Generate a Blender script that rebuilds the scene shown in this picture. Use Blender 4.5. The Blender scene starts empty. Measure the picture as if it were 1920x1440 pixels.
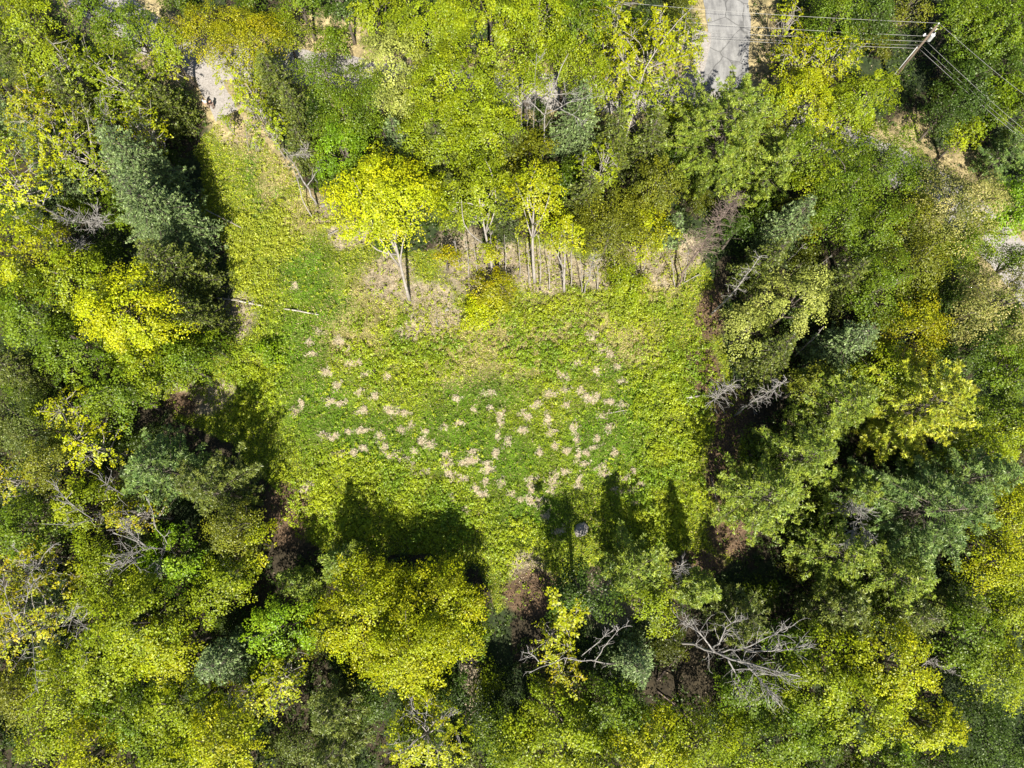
import bpy, math
import numpy as np
from mathutils import Vector

# ------------------------------------------------------------------ camera, world, sun, exposure
scene = bpy.context.scene
COL = scene.collection
H = 80.0                      # drone height above the meadow
TILT = math.radians(13.2)
F = 1321.0                    # focal length in photograph pixels (1920 wide)
cam_d = bpy.data.cameras.new("camera")
cam = bpy.data.objects.new("camera", cam_d)
COL.objects.link(cam)
cam.location = (0, 0, H)
cam.rotation_euler = (TILT, 0, 0)
cam_d.sensor_width = 36.0
cam_d.lens = F / 1920 * 36.0
cam_d.clip_end = 1000
scene.camera = cam

SUN_EL = math.radians(49.5)
SUN_DX = -0.08                # shadows fall up the picture (+y), a touch to -x
world = bpy.data.worlds.new("World")
scene.world = world
world.use_nodes = True
wn = world.node_tree.nodes
wn.clear()
sky = wn.new("ShaderNodeTexSky")
sky.sky_type = 'NISHITA'
sky.sun_disc = False
sky.sun_elevation = SUN_EL
sky.sun_rotation = math.pi - math.atan(-SUN_DX)
bg = wn.new("ShaderNodeBackground")
bg.inputs[1].default_value = 0.05
wo = wn.new("ShaderNodeOutputWorld")
world.node_tree.links.new(sky.outputs[0], bg.inputs[0])
world.node_tree.links.new(bg.outputs[0], wo.inputs[0])

sd = bpy.data.lights.new("sun", 'SUN')
sd.energy = 5.0
sd.angle = math.radians(0.5)
sd.color = (1.0, 0.93, 0.80)
sun = bpy.data.objects.new("sun", sd)
COL.objects.link(sun)
c = math.cos(SUN_EL)
dv = Vector((SUN_DX * c, c, -math.sin(SUN_EL)))
sun.rotation_euler = dv.to_track_quat('-Z', 'Y').to_euler()
sun.location = (0, -60, 90)

scene.view_settings.view_transform = 'Standard'
scene.view_settings.look = 'None'
scene.view_settings.exposure = 0.85
scene.view_settings.gamma = 1.0
scene.render.engine = 'CYCLES'
scene.cycles.max_bounces = 6
scene.cycles.diffuse_bounces = 3
scene.cycles.transmission_bounces = 3
scene.cycles.glossy_bounces = 2

# ------------------------------------------------------------------ measuring helpers
CT, ST = math.cos(TILT), math.sin(TILT)

def P(px, py, z=0.0):
    """point at height z seen at photograph pixel (px, py)"""
    x = (px - 960) / F
    y = (720 - py) / F
    dy = y * CT + ST
    dz = -CT + y * ST
    k = (z - H) / dz
    return np.array([x * k, dy * k, z])

def to_px(x, y):
    """photograph pixel of ground points (arrays)"""
    yc = y * CT - H * ST
    zc = -(y * ST + H * CT)
    return 960 + F * x / -zc, 720 - F * yc / -zc

_perm = np.random.RandomState(5).rand(256, 256)
def vnoise(x, y, s):
    x = np.asarray(x) / s + 37.3
    y = np.asarray(y) / s + 91.7
    xi = np.floor(x).astype(int); yi = np.floor(y).astype(int)
    fx = x - xi; fy = y - yi
    fx = fx * fx * (3 - 2 * fx); fy = fy * fy * (3 - 2 * fy)
    a = _perm[xi % 256, yi % 256]; b = _perm[(xi + 1) % 256, yi % 256]
    c_ = _perm[xi % 256, (yi + 1) % 256]; d = _perm[(xi + 1) % 256, (yi + 1) % 256]
    return (a * (1 - fx) + b * fx) * (1 - fy) + (c_ * (1 - fx) + d * fx) * fy
def fbm(x, y, s, o=4):
    r = 0; w = 1; t = 0
    for i in range(o):
        r = r + w * vnoise(x + 13.1 * i, y - 7.7 * i, s); t += w
        s *= 0.5; w *= 0.6
    return r / t

# ------------------------------------------------------------------ mesh and object helpers
def make_mesh(name, V, Q, mat, col=None, smooth=False):
    V = np.ascontiguousarray(V, dtype=np.float32)
    Q = np.ascontiguousarray(Q, dtype=np.int32)
    me = bpy.data.meshes.new(name)
    k = Q.shape[1]
    me.vertices.add(len(V)); me.vertices.foreach_set("co", V.ravel())
    me.loops.add(Q.size); me.loops.foreach_set("vertex_index", Q.ravel())
    me.polygons.add(len(Q)); me.polygons.foreach_set("loop_start", np.arange(0, Q.size, k, dtype=np.int32))
    me.update(calc_edges=True)
    if smooth:
        me.polygons.foreach_set("use_smooth", np.ones(len(Q), dtype=bool))
    if col is not None:
        ca = me.color_attributes.new(name="col", type='FLOAT_COLOR', domain='POINT')
        c4 = np.ones((len(V), 4), dtype=np.float32); c4[:, :3] = col
        ca.data.foreach_set("color", c4.ravel())
    me.materials.append(mat)
    return me

def link(name, data, parent=None, loc=None):
    o = bpy.data.objects.new(name, data)
    COL.objects.link(o)
    if parent is not None: o.parent = parent
    if loc is not None: o.location = tuple(float(v) for v in loc)
    return o

def tag(o, label=None, cat=None, group=None, kind=None):
    if label: o['label'] = label
    if cat: o['category'] = cat
    if group: o['group'] = group
    if kind: o['kind'] = kind
    return o

def norm(v):
    return v / np.maximum(np.linalg.norm(v, axis=-1, keepdims=True), 1e-9)

class Leaves:
    def __init__(s): s.c = []; s.n = []; s.d = []; s.L = []; s.W = []; s.col = []
    def add(s, c, n, d, L, W, col):
        m = len(c)
        s.c.append(c); s.n.append(n); s.d.append(d)
        s.L.append(np.broadcast_to(L, (m,))); s.W.append(np.broadcast_to(W, (m,)))
        s.col.append(np.broadcast_to(col, (m, 3)))
    def mesh(s, name, mat):
        c = np.concatenate(s.c); n = norm(np.concatenate(s.n)); d = np.concatenate(s.d)
        L = np.concatenate(s.L)[:, None]; W = np.concatenate(s.W)[:, None]; col = np.concatenate(s.col)
        d = norm(d - n * (d * n).sum(1, keepdims=True) + 1e-5)
        w = np.cross(n, d)
        V = np.stack([c - d * L * .5, c + w * W * .5 + d * L * .06, c + d * L * .5, c - w * W * .5 + d * L * .06], 1).reshape(-1, 3)
        Q = np.arange(len(V)).reshape(-1, 4)
        return make_mesh(name, V, Q, mat, np.repeat(np.clip(col, 0.004, 0.8), 4, axis=0))

class Tubes:
    def __init__(s, sides=6): s.V = []; s.Q = []; s.n = 0; s.k = sides
    def add(s, pts, rad):
        pts = np.asarray(pts, float); m = len(pts); k = s.k
        rad = np.asarray(rad, float)
        t = norm(np.gradient(pts, axis=0))
        ref = np.array([0.31, 0.95, 0.05]) if abs(t[:, 1]).mean() < 0.8 else np.array([0.95, 0.1, 0.3])
        a = norm(np.cross(t, ref)); b = np.cross(t, a)
        ang = np.arange(k) * 2 * math.pi / k
        ring = pts[:, None] + rad[:, None, None] * (np.cos(ang)[None, :, None] * a[:, None] + np.sin(ang)[None, :, None] * b[:, None])
        s.V.append(ring.reshape(-1, 3))
        i = np.arange(m - 1)[:, None] * k; j = np.arange(k)[None]; j2 = (j + 1) % k
        q = np.stack([i + j, i + j2, i + k + j2, i + k + j], -1).reshape(-1, 4) + s.n
        s.Q.append(q)
        s.n += m * k
        # close the far end with a small cap (quads collapsed onto the axis)
        s.V.append(pts[-1][None]); s.V.append(pts[0][None])
        e = s.n; base = s.n - k
        s.Q.append(np.array([[base + (x % k), base + ((x + 1) % k), base + ((x + 2) % k), e] for x in range(0, k, 2)]))
        b0 = s.n - m * k
        s.Q.append(np.array([[b0 + ((x + 2) % k), b0 + ((x + 1) % k), b0 + (x % k), e + 1] for x in range(0, k, 2)]))
        s.n += 2
    def mesh(s, name, mat):
        return make_mesh(name, np.concatenate(s.V), np.concatenate(s.Q), mat, smooth=True)

def curve(p0, p1, rs, wob=0.08, n=6, sag=0.0):
    p0 = np.asarray(p0, float); p1 = np.asarray(p1, float)
    t = np.linspace(0, 1, n)[:, None]
    L = np.linalg.norm(p1 - p0)
    off = rs.normal(size=(3,)) * wob * L
    off2 = rs.normal(size=(3,)) * wob * L * .6
    return p0 + (p1 - p0) * t + off * np.sin(math.pi * t) + off2 * np.sin(2 * math.pi * t) * .6 + np.array([0, 0, sag * L]) * np.sin(math.pi * t)

# ------------------------------------------------------------------ materials
def new_mat(name):
    m = bpy.data.materials.new(name); m.use_nodes = True
    nt = m.node_tree; nt.nodes.clear()
    return m, nt, nt.nodes.new("ShaderNodeOutputMaterial")

def leaf_mat(name, trans=0.22, gloss=0.03):
    m, nt, out = new_mat(name)
    N = nt.nodes.new; Lk = nt.links.new
    at = N("ShaderNodeAttribute"); at.attribute_name = "col"
    oi = N("ShaderNodeObjectInfo")
    mul = N("ShaderNodeMix"); mul.data_type = 'RGBA'; mul.blend_type = 'MULTIPLY'; mul.inputs[0].default_value = 1
    Lk(at.outputs["Color"], mul.inputs[6]); Lk(oi.outputs["Color"], mul.inputs[7])
    df = N("ShaderNodeBsdfDiffuse"); tr = N("ShaderNodeBsdfTranslucent"); gl = N("ShaderNodeBsdfGlossy")
    gl.inputs["Roughness"].default_value = 0.45
    gl.inputs["Color"].default_value = (0.9, 0.95, 0.8, 1)
    Lk(mul.outputs[2], df.inputs[0])
    gm = N("ShaderNodeMix"); gm.data_type = 'RGBA'; gm.blend_type = 'MULTIPLY'; gm.inputs[0].default_value = 1
    gm.inputs[7].default_value = (1.15, 1.1, 0.5, 1)
    Lk(mul.outputs[2], gm.inputs[6]); Lk(gm.outputs[2], tr.inputs[0])
    m1 = N("ShaderNodeMixShader"); m1.inputs[0].default_value = trans
    Lk(df.outputs[0], m1.inputs[1]); Lk(tr.outputs[0], m1.inputs[2])
    m2 = N("ShaderNodeMixShader"); m2.inputs[0].default_value = gloss
    Lk(m1.outputs[0], m2.inputs[1]); Lk(gl.outputs[0], m2.inputs[2])
    Lk(m2.outputs[0], out.inputs[0])
    return m

def rough_mat(name, c1, c2, scale=3.0, rough=0.85, bump=0.3, stretch=(1, 1, 1), metal=0.0):
    m, nt, out = new_mat(name)
    N = nt.nodes.new; Lk = nt.links.new
    tc = N("ShaderNodeTexCoord"); mp = N("ShaderNodeMapping"); mp.inputs["Scale"].default_value = stretch
    nz = N("ShaderNodeTexNoise"); nz.inputs["Scale"].default_value = scale; nz.inputs["Detail"].default_value = 8
    nz.inputs["Roughness"].default_value = 0.7
    cr = N("ShaderNodeValToRGB")
    cr.color_ramp.elements[0].position = 0.32; cr.color_ramp.elements[0].color = (*c1, 1)
    cr.color_ramp.elements[1].position = 0.68; cr.color_ramp.elements[1].color = (*c2, 1)
    bs = N("ShaderNodeBsdfPrincipled"); bs.inputs["Roughness"].default_value = rough; bs.inputs["Metallic"].default_value = metal
    bp = N("ShaderNodeBump"); bp.inputs["Strength"].default_value = bump; bp.inputs["Distance"].default_value = 0.05
    Lk(tc.outputs["Object"], mp.inputs[0]); Lk(mp.outputs[0], nz.inputs[0]); Lk(nz.outputs[0], cr.inputs[0])
    Lk(cr.outputs[0], bs.inputs["Base Color"]); Lk(nz.outputs[0], bp.inputs["Height"]); Lk(bp.outputs[0], bs.inputs["Normal"])
    Lk(bs.outputs[0], out.inputs[0])
    return m

LEAF = leaf_mat("leaf")
NEEDLE = leaf_mat("needle", 0.15, 0.04)
GRASS = leaf_mat("grass_blade", 0.25, 0.02)
BARK = rough_mat("bark", (0.07, 0.055, 0.042), (0.22, 0.19, 0.16), 2.5, stretch=(3, 3, 0.6))
PALEBARK = rough_mat("pale_bark", (0.22, 0.19, 0.17), (0.48, 0.45, 0.42), 2.0, stretch=(3, 3, 0.8))
DEADWOOD = rough_mat("dead_wood", (0.17, 0.155, 0.145), (0.45, 0.43, 0.41), 2.2)
TWIG = rough_mat("brown_twig", (0.12, 0.085, 0.07), (0.27, 0.21, 0.18), 1.5)

# vertex-coloured ground with a fine procedural break-up
def ground_mat():
    m, nt, out = new_mat("ground_soil")
    N = nt.nodes.new; Lk = nt.links.new
    at = N("ShaderNodeAttribute"); at.attribute_name = "col"
    tc = N("ShaderNodeTexCoord")
    nz = N("ShaderNodeTexNoise"); nz.inputs["Scale"].default_value = 2.2; nz.inputs["Detail"].default_value = 10; nz.inputs["Roughness"].default_value = 0.75
    mr = N("ShaderNodeMapRange"); mr.inputs[1].default_value = 0.3; mr.inputs[2].default_value = 0.7
    mr.inputs[3].default_value = 0.25; mr.inputs[4].default_value = 1.75
    mx = N("ShaderNodeVectorMath"); mx.operation = 'SCALE'
    bs = N("ShaderNodeBsdfPrincipled"); bs.inputs["Roughness"].default_value = 0.95
    bp = N("ShaderNodeBump"); bp.inputs["Strength"].default_value = 0.8; bp.inputs["Distance"].default_value = 0.15
    Lk(tc.outputs["Object"], nz.inputs[0]); Lk(nz.outputs[0], mr.inputs[0])
    Lk(at.outputs["Color"], mx.inputs[0]); Lk(mr.outputs[0], mx.inputs["Scale"])
    Lk(mx.outputs[0], bs.inputs["Base Color"]); Lk(nz.outputs[0], bp.inputs["Height"]); Lk(bp.outputs[0], bs.inputs["Normal"])
    Lk(bs.outputs[0], out.inputs[0])
    return m
GROUND = ground_mat()

# ------------------------------------------------------------------ where things lie (photograph measurements, on the ground)
CLEAR = np.array([(455, 235), (520, 290), (580, 370), (650, 430), (730, 480), (860, 470), (1000, 440), (1130, 470), (1250, 440),
                  (1330, 500), (1350, 620), (1400, 760), (1410, 900), (1380, 1050), (1280, 1110), (1130, 1060), (1010, 1120), (930, 1150),
                  (900, 1060), (760, 1040), (640, 1050), (560, 1010), (500, 900), (430, 830), (330, 790), (300, 730), (400, 680), (430, 590), (430, 480), (380, 400), (370, 290), (400, 230)], float)
def in_poly(x, y, poly):
    r = np.zeros(np.shape(x), bool)
    n = len(poly); j = n - 1
    for i in range(n):
        xi, yi = poly[i]; xj, yj = poly[j]
        cnd = ((yi > y) != (yj > y)) & (x < (xj - xi) * (y - yi) / (yj - yi + 1e-9) + xi)
        r ^= cnd; j = i
    return r

ROAD_MAIN = [(150, -20), (250, 45), (340, 105), (450, 122), (570, 125), (690, 150), (840, 165), (1040, 172), (1220, 178), (1350, 185), (1480, 215), (1600, 280), (1700, 322), (1800, 385), (1900, 490), (2010, 640)]
ROAD_SPUR = [(385, 128), (402, 175), (432, 222)]
ROAD_TOP = [(1350, -90), (1358, -20), (1368, 60), (1366, 130), (1350, 180)]
def dist_line(x, y, line):
    d = np.full(np.shape(x), 1e9)
    for (ax, ay), (bx, by) in zip(line[:-1], line[1:]):
        vx, vy = bx - ax, by - ay
        t = np.clip(((x - ax) * vx + (y - ay) * vy) / (vx * vx + vy * vy), 0, 1)
        d = np.minimum(d, np.hypot(x - ax - t * vx, y - ay - t * vy))
    return d

def blob(px, py, items):
    r = np.zeros(np.shape(px))
    for (x, y, rx, ry) in items:
        r = np.maximum(r, np.exp(-(((px - x) / rx) ** 2 + ((py - y) / ry) ** 2)))
    return r

LITTER = [(1130, 510, 60, 35), (1190, 490, 50, 35), (1020, 530, 60, 25), (920, 545, 50, 25), (860, 470, 50, 50), (660, 440, 50, 30), (610, 400, 30, 30), (730, 520, 60, 50), (800, 560, 60, 45), (880, 500, 60, 60), (960, 490, 90, 50), (1070, 510, 60, 35), (1250, 500, 50, 45),
          (1290, 470, 40, 40), (830, 600, 50, 25), (450, 590, 35, 50), (380, 745, 70, 35), (440, 245, 40, 30), (990, 1080, 40, 55), (880, 1270, 22, 110), (1150, 1130, 60, 60),
          (1040, 500, 60, 50), (790, 620, 60, 20)]
REDLIT = [(1330, 590, 35, 60), (1320, 700, 40, 60), (1370, 790, 45, 70), (1360, 880, 40, 90), (1370, 1000, 50, 60), (1000, 1110, 70, 50), (340, 760, 30, 30), (540, 960, 50, 70), (1310, 1060, 60, 30)]
STRAWZ = [(480, 260, 50, 40), (520, 320, 50, 45), (570, 400, 55, 45), (500, 360, 20, 50), (1210, 530, 70, 45), (1100, 600, 60, 40), (280, 10, 40, 20), (620, 60, 90, 45), (1440, 60, 25, 90),
          (1300, 140, 25, 30), (1720, 240, 40, 35), (1790, 310, 60, 30), (960, 640, 170, 75), (860, 660, 100, 60), (1060, 600, 90, 50), (700, 560, 60, 60), (660, 640, 60, 60), (1180, 640, 60, 50)]
LUSH = [(580, 520, 50, 60), (560, 650, 55, 70), (600, 770, 70, 70), (700, 830, 90, 60), (850, 820, 80, 60), (950, 860, 80, 60), (1130, 680, 50, 40), (500, 390, 25, 60), (470, 300, 14, 50),
        (1130, 830, 70, 80), (1000, 960, 70, 60), (620, 580, 40, 40), (1200, 760, 60, 60), (900, 740, 80, 40)]
BRUSH = [(560, 900, 60, 60), (690, 930, 170, 90), (820, 980, 120, 60), (1260, 760, 80, 170), (1230, 950, 90, 90), (480, 700, 60, 110), (470, 480, 40, 90), (520, 440, 40, 60), (1180, 580, 90, 40),
         (980, 590, 120, 45), (620, 960, 60, 80), (640, 410, 60, 30), (1100, 560, 60, 30), (970, 1010, 60, 50), (450, 660, 40, 60), (750, 660, 120, 70), (1030, 660, 100, 60)]
PATCH = [(555, 772, 11, 6), (567, 757, 6, 9), (619, 754, 10, 7), (640, 755, 8, 6), (630, 725, 9, 7), (676, 735, 8, 6), (701, 744, 9, 6), (732, 767, 13, 6), (752, 777, 14, 5), (680, 772, 12, 6), (682, 805, 12, 6), (655, 809, 6, 5),
         (625, 819, 11, 6), (604, 816, 7, 6), (630, 854, 14, 5), (665, 849, 6, 7), (680, 842, 8, 5), (712, 821, 9, 9), (720, 842, 8, 7), (737, 852, 12, 7), (757, 862, 9, 7), (779, 845, 8, 6), (775, 872, 7, 7), (782, 890, 10, 4),
         (796, 886, 6, 6), (755, 805, 10, 5), (772, 795, 6, 4), (799, 809, 5, 5), (807, 836, 12, 6), (792, 825, 7, 7), (836, 852, 7, 8), (840, 870, 8, 10), (842, 890, 10, 8), (865, 897, 13, 9), (872, 867, 11, 7), (890, 860, 10, 8),
         (887, 847, 7, 6), (915, 880, 12, 8), (910, 872, 7, 8), (892, 915, 8, 8), (907, 925, 10, 6), (910, 902, 6, 7), (860, 794, 10, 4), (834, 802, 5, 6), (857, 747, 8, 4), (917, 737, 11, 6), (887, 769, 7, 4), (920, 765, 4, 6),
         (940, 777, 7, 9), (940, 792, 6, 6), (877, 955, 5, 9), (575, 915, 9, 8), (980, 775, 8, 6), (987, 783, 6, 7), (1027, 787, 6, 14), (1032, 812, 8, 6), (1075, 802, 6, 9), (1097, 750, 8, 8), (1110, 752, 10, 6), (1142, 755, 9, 6),
         (1165, 760, 6, 7), (1130, 779, 9, 5), (1145, 800, 7, 8), (1122, 820, 5, 6), (1082, 827, 5, 12), (1082, 855, 5, 12), (1062, 846, 9, 5), (1042, 835, 6, 6), (1115, 837, 9, 4), (1100, 847, 4, 9), (980, 805, 10, 6), (1027, 742, 9, 6),
         (1040, 738, 7, 5), (1060, 730, 7, 7), (1087, 735, 6, 8), (1120, 742, 7, 5), (1125, 875, 9, 5), (1135, 885, 9, 5), (1095, 870, 9, 4), (1065, 880, 8, 6), (1035, 905, 13, 7), (1040, 890, 7, 8), (997, 900, 10, 7), (997, 915, 6, 10),
         (980, 935, 10, 5), (997, 942, 10, 6), (1010, 945, 9, 6), (1032, 920, 8, 6), (1172, 895, 10, 4), (1162, 920, 12, 5), (1192, 917, 10, 6), (1192, 880, 6, 6), (1185, 942, 9, 5), (1020, 970, 9, 6), (1047, 995, 10, 6), (1085, 900, 5, 10),
         (1082, 915, 9, 5), (552, 535, 6, 6), (600, 622, 9, 6), (582, 642, 6, 8), (635, 642, 11, 8), (652, 657, 7, 5), (584, 667, 10, 5), (657, 682, 13, 6), (672, 682, 6, 5), (605, 700, 8, 5), (615, 702, 7, 7), (780, 600, 14, 7),
         (1110, 630, 14, 7), (1125, 655, 9, 8), (1145, 665, 7, 7), (1155, 690, 7, 5), (1120, 692, 8, 6), (1072, 660, 9, 6), (1080, 682, 10, 7), (1055, 710, 10, 8), (1045, 700, 8, 6), (1170, 715, 9, 6), (950, 830, 6, 9), (935, 815, 5, 8),
         (930, 850, 5, 10), (960, 925, 9, 6), (940, 905, 6, 8), (1005, 760, 8, 7), (1010, 850, 5, 8), (1150, 850, 6, 5), (1205, 905, 9, 7), (1060, 760, 6, 6), (850, 930, 5, 8), (690, 700, 8, 6), (725, 705, 9, 5), (1290, 455, 10, 8)]

PATCH_S = [(a, b, rx * .50, ry * .52) for a, b, rx, ry in PATCH]

def zones(x, y):
    """weights of the ground zones at ground points"""
    px, py = to_px(x, y)
    wx = (fbm(x, y, 3.0) - .5) * 26; wy = (fbm(y + 50, x - 20, 3.0) - .5) * 26
    qx, qy = px + wx, py + wy
    z = {}
    z['clear'] = in_poly(qx, qy, CLEAR).astype(float)
    z['litter'] = blob(qx, qy, LITTER)
    z['red'] = blob(qx, qy, REDLIT)
    z['straw'] = blob(qx, qy, STRAWZ)
    z['lush'] = blob(qx, qy, LUSH)
    z['brush'] = blob(qx, qy, BRUSH)
    w2x = (fbm(x, y, .8, 3) - .5) * 20; w2y = (fbm(y + 9, x - 5, .8, 3) - .5) * 20
    z['patch'] = blob(px + w2x, py + w2y, PATCH_S)
    z['main'] = dist_line(px, py, ROAD_MAIN); z['top'] = dist_line(px, py, ROAD_TOP); z['spur'] = dist_line(px, py, ROAD_SPUR)
    return z

# ------------------------------------------------------------------ ground sheet
def build_ground():
    gx = np.concatenate([[-400, -200, -110], np.arange(-78, 78.01, 0.32), [110, 200, 400]])
    gy = np.concatenate([[-400, -200, -80], np.arange(-40, 92.01, 0.32), [130, 200, 400]])
    X, Y = np.meshgrid(gx, gy)
    x, y = X.ravel(), Y.ravel()
    z = zones(x, y)
    n1 = fbm(x, y, 1.5)[:, None]; n2 = fbm(x + 300, y, 5.0)[:, None]
    floor = np.array([.042, .033, .018]) * (0.6 + .9 * n1) + np.array([-.015, .012, -.006]) * (n2 > .52)
    green = np.array([.11, .16, .016]) * (0.6 + .8 * n1)
    litter = np.array([.31, .265, .18]) * (0.35 + 1.2 * n1)
    red = np.array([.13, .085, .050]) * (0.5 + 1.0 * n1)
    straw = np.array([.48, .39, .20]) * (0.55 + .9 * n1); patchc = np.array([.66, .58, .40]) * (0.75 + .5 * n1)
    def mix(a, b, w): return a * (1 - w) + b * w
    col = floor
    sm = lambda v, a, b: np.clip((v - a) / (b - a), 0, 1)[:, None]
    col = mix(col, green, z['clear'][:, None])
    col = mix(col, straw, sm(z['straw'] * (0.7 + .6 * n1[:, 0]), .3, .65) * np.where(z['clear'] > 0, .4, .8)[:, None])
    col = mix(col, litter, sm(z['litter'], .35, .6))
    col = mix(col, red, sm(z['red'], .35, .6))
    col = mix(col, patchc, .85 * sm(z['patch'] * (.55 + .9 * fbm(x + 11, y, .7, 2)), .42, .7))
    rd = np.minimum(np.minimum(z['main'] - 52, z['top'] - 52), z['spur'] - 30)
    col = mix(col, straw * .9, sm(-rd, -22, 0) * .8)
    zz = (fbm(x, y, 6.0, 3) - .5) * 0.5 + (fbm(x, y, 0.9, 2) - .5) * .12
    flat = np.clip((rd + 0) / 30, 0, 1)
    zz = zz * flat
    zz[np.hypot(x, y) > 150] = 0
    ny, nx = X.shape
    i = np.arange(ny - 1)[:, None] * nx + np.arange(nx - 1)[None]
    Q = np.stack([i, i + 1, i + nx + 1, i + nx], -1).reshape(-1, 4)
    me = make_mesh("ground", np.stack([x, y, zz], 1), Q, GROUND, col, smooth=True)
    tag(link("ground", me), "grassy clearing and brown forest floor under the trees", None, None, "structure")
build_ground()

# ------------------------------------------------------------------ roads
ASPH = rough_mat("worn_asphalt", (0.20, 0.20, 0.205), (0.40, 0.40, 0.395), 0.9, 0.85, 0.15, (1.2, .25, 1))
GRAV = rough_mat("pale_gravel", (0.24, 0.22, 0.20), (0.48, 0.45, 0.43), 5.0, 0.95, 0.6)
def crack(m):
    nt = m.node_tree; N = nt.nodes.new; Lk = nt.links.new
    bs = [n for n in nt.nodes if n.type == 'BSDF_PRINCIPLED'][0]; src = bs.inputs["Base Color"].links[0].from_socket
    tc = N("ShaderNodeTexCoord"); nz = N("ShaderNodeTexNoise"); nz.inputs["Scale"].default_value = .8; nz.inputs["Detail"].default_value = 6
    mixv = N("ShaderNodeMix"); mixv.data_type = 'RGBA'; mixv.inputs[0].default_value = .35
    Lk(tc.outputs["Object"], nz.inputs[0]); Lk(tc.outputs["Object"], mixv.inputs[6]); Lk(nz.outputs["Color"], mixv.inputs[7])
    vo = N("ShaderNodeTexVoronoi"); vo.feature = 'DISTANCE_TO_EDGE'; vo.inputs["Scale"].default_value = .45
    Lk(mixv.outputs[2], vo.inputs["Vector"])
    mr = N("ShaderNodeMapRange"); mr.inputs[1].default_value = 0; mr.inputs[2].default_value = .03; mr.inputs[3].default_value = .45; mr.inputs[4].default_value = 1
    Lk(vo.outputs["Distance"], mr.inputs[0])
    sp = N("ShaderNodeTexNoise"); sp.inputs["Scale"].default_value = .35; sp.inputs["Detail"].default_value = 9; sp.inputs["Roughness"].default_value = .8; Lk(tc.outputs["Object"], sp.inputs[0])
    m2 = N("ShaderNodeMapRange"); m2.inputs[1].default_value = .3; m2.inputs[2].default_value = .7; m2.inputs[3].default_value = .55; m2.inputs[4].default_value = 1.2
    Lk(sp.outputs[0], m2.inputs[0]); mu = N("ShaderNodeMath"); mu.operation = 'MULTIPLY'; Lk(mr.outputs[0], mu.inputs[0]); Lk(m2.outputs[0], mu.inputs[1])
    sc = N("ShaderNodeVectorMath"); sc.operation = 'SCALE'; Lk(src, sc.inputs[0]); Lk(mu.outputs[0], sc.inputs["Scale"]); Lk(sc.outputs[0], bs.inputs["Base Color"])
crack(ASPH)
def strip(name, line, wid, z, mat, label, seed):
    pts = np.array([P(a, b, 0)[:2] for a, b in line])
    d = np.r_[0, np.cumsum(np.hypot(*np.diff(pts, axis=0).T))]
    s = np.arange(0, d[-1], 0.6)
    cx = np.interp(s, d, pts[:, 0]); cy = np.interp(s, d, pts[:, 1])
    for _ in range(3):
        k = np.ones(9) / 9
        cx[4:-4] = np.convolve(cx, k, 'valid'); cy[4:-4] = np.convolve(cy, k, 'valid')
    t = norm(np.stack([np.gradient(cx), np.gradient(cy)], 1))
    nrm = np.stack([-t[:, 1], t[:, 0]], 1)
    wl = wid / 2 + (fbm(s, s * 0 + seed, 2.0, 3) - .5) * .9
    wr = wid / 2 + (fbm(s, s * 0 + seed + 60, 2.0, 3) - .5) * .9
    m = 9
    rows = []
    for j in range(m):
        f = j / (m - 1)
        off = -wl * (1 - f) + wr * f
        zc = z + 0.05 * (1 - (2 * f - 1) ** 2)
        rows.append(np.stack([cx + nrm[:, 0] * off, cy + nrm[:, 1] * off, np.full_like(s, zc)], 1))
    V = np.stack(rows, 1).reshape(-1, 3)
    i = np.arange(len(s) - 1)[:, None] * m + np.arange(m - 1)[None]
    Q = np.stack([i, i + m, i + m + 1, i + 1], -1).reshape(-1, 4)
    return tag(link(name, make_mesh(name, V, Q, mat, smooth=True)), label, None, None, "structure")
strip("gravel_road", ROAD_MAIN, 5.4, 0.03, GRAV, "pale gravel road running under the trees along the top", 3)
strip("gravel_spur", ROAD_SPUR, 3.2, 0.012, GRAV, "short pale gravel spur from the road to the clearing", 9)
strip("gravel_shoulder", [(1325, 60), (1312, 120), (1296, 170), (1280, 200)], 3.4, 0.02, GRAV, "gravel shoulder at the lower left of the paved road", 33)
strip("paved_road", ROAD_TOP, 5.7, 0.05, ASPH, "grey worn asphalt road entering at the top edge", 21)

# ------------------------------------------------------------------ scattered stuff
RS = np.random.RandomState(11)
def scatter(n, pxr=(-40, 1960), pyr=(-40, 1480)):
    c0 = P(pxr[0], pyr[0]); c1 = P(pxr[1], pyr[0]); c2 = P(pxr[0], pyr[1])
    x = RS.uniform(min(c0[0], c2[0]), max(c1[0], -c2[0]), n); y = RS.uniform(c2[1], c0[1], n)
    return x, y
def upish(n, k):
    v = RS.normal(size=(n, 3)) * k; v[:, 2] = 1
    return norm(v)
def flatdir(n):
    a = RS.uniform(0, 2 * math.pi, n)
    return np.stack([np.cos(a), np.sin(a), RS.uniform(-.2, .6, n)], 1)
def hz(x, y): return (fbm(x, y, 6.0, 3) - .5) * 0.5 + (fbm(x, y, 0.9, 2) - .5) * .12

def offroad(z, m=0): return (z['main'] > 42 + m) & (z['top'] > 42 + m) & (z['spur'] > 24 + m)

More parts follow.
